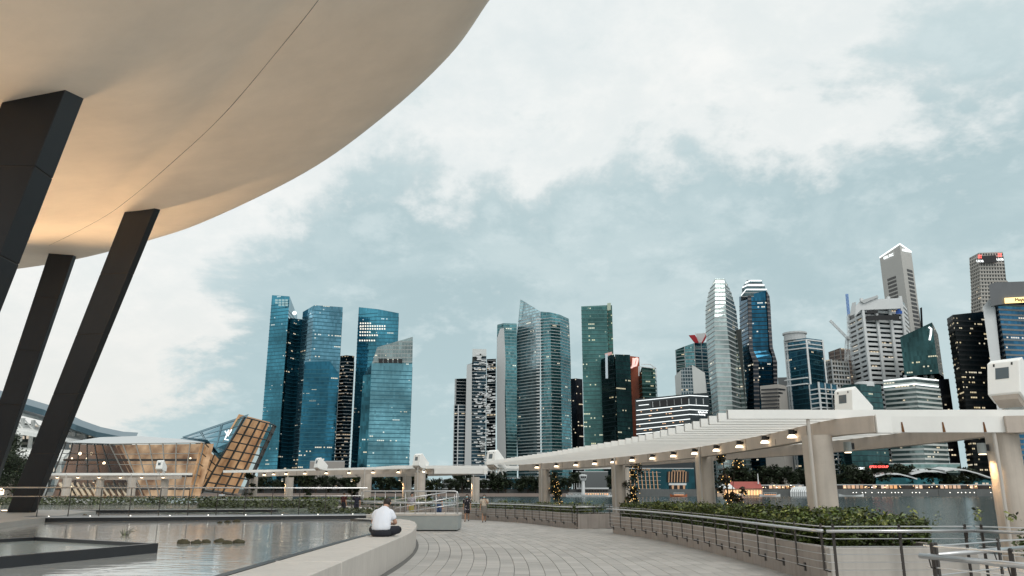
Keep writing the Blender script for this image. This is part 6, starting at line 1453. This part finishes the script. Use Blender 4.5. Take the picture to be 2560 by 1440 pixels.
for sg, n in ((-1, 'L'), (1, 'R')):
    h0 = Vector(J['hn' + n][0])
    for k in range(4): hnd.tube([h0 + Vector((-sg * .01, .01, (k - 1.5) * .017)), h0 + Vector((-sg * .05, .03, (k - 1.5) * .018)), h0 + Vector((-sg * (.078 - abs(k - 1.4) * .007), .015, (k - 1.5) * .017))], [.011, .0095, .007], 6)
    hnd.tube([h0 + Vector((sg * .01, 0, .03)), h0 + Vector((-sg * .02, -.01, .055)), h0 + Vector((-sg * .045, -.005, .065))], [.011, .01, .007], 6)
finish(hnd, 'fingers', M['skin'], sm, pl)
ph = MB(); ph.cbox((0, .47, .30), (.075, .012, .15), 0, 0, R(-35)); finish(ph, 'phone', M['blackpaint'], sm, pl, False)
ear = MB(); [ear.ball((.025 + x, .275, .745), .022, 8, 5, (.5, .9, 1.5)) for x in (-.085, .085)]; finish(ear, 'ears', M['skin'], sm, pl)
fc = MB(); fc.ball((.035, .375, .735), .016, 6, 4, (.9, 1.2, 1.3)); finish(fc, 'nose', M['skin'], sm, pl)
hr = MB(); hr.loft([((.02, .235, .70), .058, .05, R(-30)), ((.022, .255, .735), .083, .078, R(-30)), ((.028, .28, .78), .092, .095, R(-30)), ((.033, .30, .825), .078, .085, R(-30)), ((.036, .315, .855), .045, .05, R(-30)), ((.037, .318, .862), .012, .014, R(-30))], 18); finish(hr, 'hair', M['hair'], sm, pl)
ts = MB(); ts.loft([((0, .005, .135), .205, .15), ((0, .0, .17), .222, .168), ((0, .01, .26), .226, .172, R(-6)), ((0, .04, .36), .222, .162, R(-12)), ((0, .075, .46), .222, .148, R(-18)), ((0, .12, .55), .212, .122, R(-28)), ((.002, .15, .60), .165, .095, R(-34)), ((.006, .178, .635), .095, .075, R(-40)), ((.008, .195, .652), .066, .062, R(-42))], 26)
for sg, n in ((-1, 'L'), (1, 'R')):
    a, b = Vector(J['sh' + n][0]), Vector(J['el' + n][0]); ts.tube([a + Vector((-sg * .07, 0, .02)), a + Vector((sg * .0, 0, .008)), a + (b - a) * .35, a + (b - a) * .72], [.07, .076, .076, .074], 14)
o = finish(ts, 'tee_shirt', M['shirt'], sm, pl)
dm = o.modifiers.new('sub', 'SUBSURF'); dm.levels = 1; dm.render_levels = 1
tx = bpy.data.textures.new('fold', 'CLOUDS'); tx.noise_scale = .10; dm = o.modifiers.new('folds', 'DISPLACE'); dm.texture = tx; dm.strength = .034; dm.mid_level = .5
tr = MB(); tr.loft([((0, .03, .0), .20, .16), ((0, .02, .05), .24, .19), ((0, .015, .12), .235, .175), ((0, .01, .17), .205, .15)], 22)
for sg, n in ((-1, 'L'), (1, 'R')):
    h0, k0, a0 = [Vector(J[q + n][0]) for q in ('hip', 'kn', 'an')]; tr.tube([h0, h0 * .5 + k0 * .5, k0 + Vector((0, 0, 0)), k0 + (k0 - h0) * .06, k0 * .6 + a0 * .4, a0], [.115, .108, .088, .07, .075, .058], 14)
finish(tr, 'trousers', M['trousers'], sm, pl)
for n, sg in (('L', -1), ('R', 1)):
    sh_ = MB(); a0, t0 = Vector(J['an' + n][0]), Vector(J['to' + n][0]); sh_.tube([a0 + (a0 - t0) * .3, a0, t0, t0 + (t0 - a0) * .35], [.035, .046, .043, .028], 10); finish(sh_, 'shoe', M['blackpaint'], sm, pl)

# ================================================================== NAMES THAT SINGLE OUT REPEATS
ONES = 'first second third fourth fifth sixth seventh eighth ninth tenth eleventh twelfth thirteenth fourteenth fifteenth sixteenth seventeenth eighteenth nineteenth twentieth'.split()
def ordinal(n): return ONES[n] if n < 20 else ('twenty-' if n < 29 else 'thirty-' if n < 39 else 'forty-') + ONES[(n - 20) % 10] if (n + 1) % 10 else ('thirtieth' if n == 29 else 'fortieth')
same = {}
for o in COL.objects:
    if o.parent is None and 'label' in o: same.setdefault(o['label'], []).append(o)
for lab, os_ in same.items():
    if len(os_) > 1:
        os_.sort(key=lambda o: o.location.x / max(o.location.y, 1))
        for i, o in enumerate(os_): o['label'] = ordinal(i) + ' from left: ' + lab
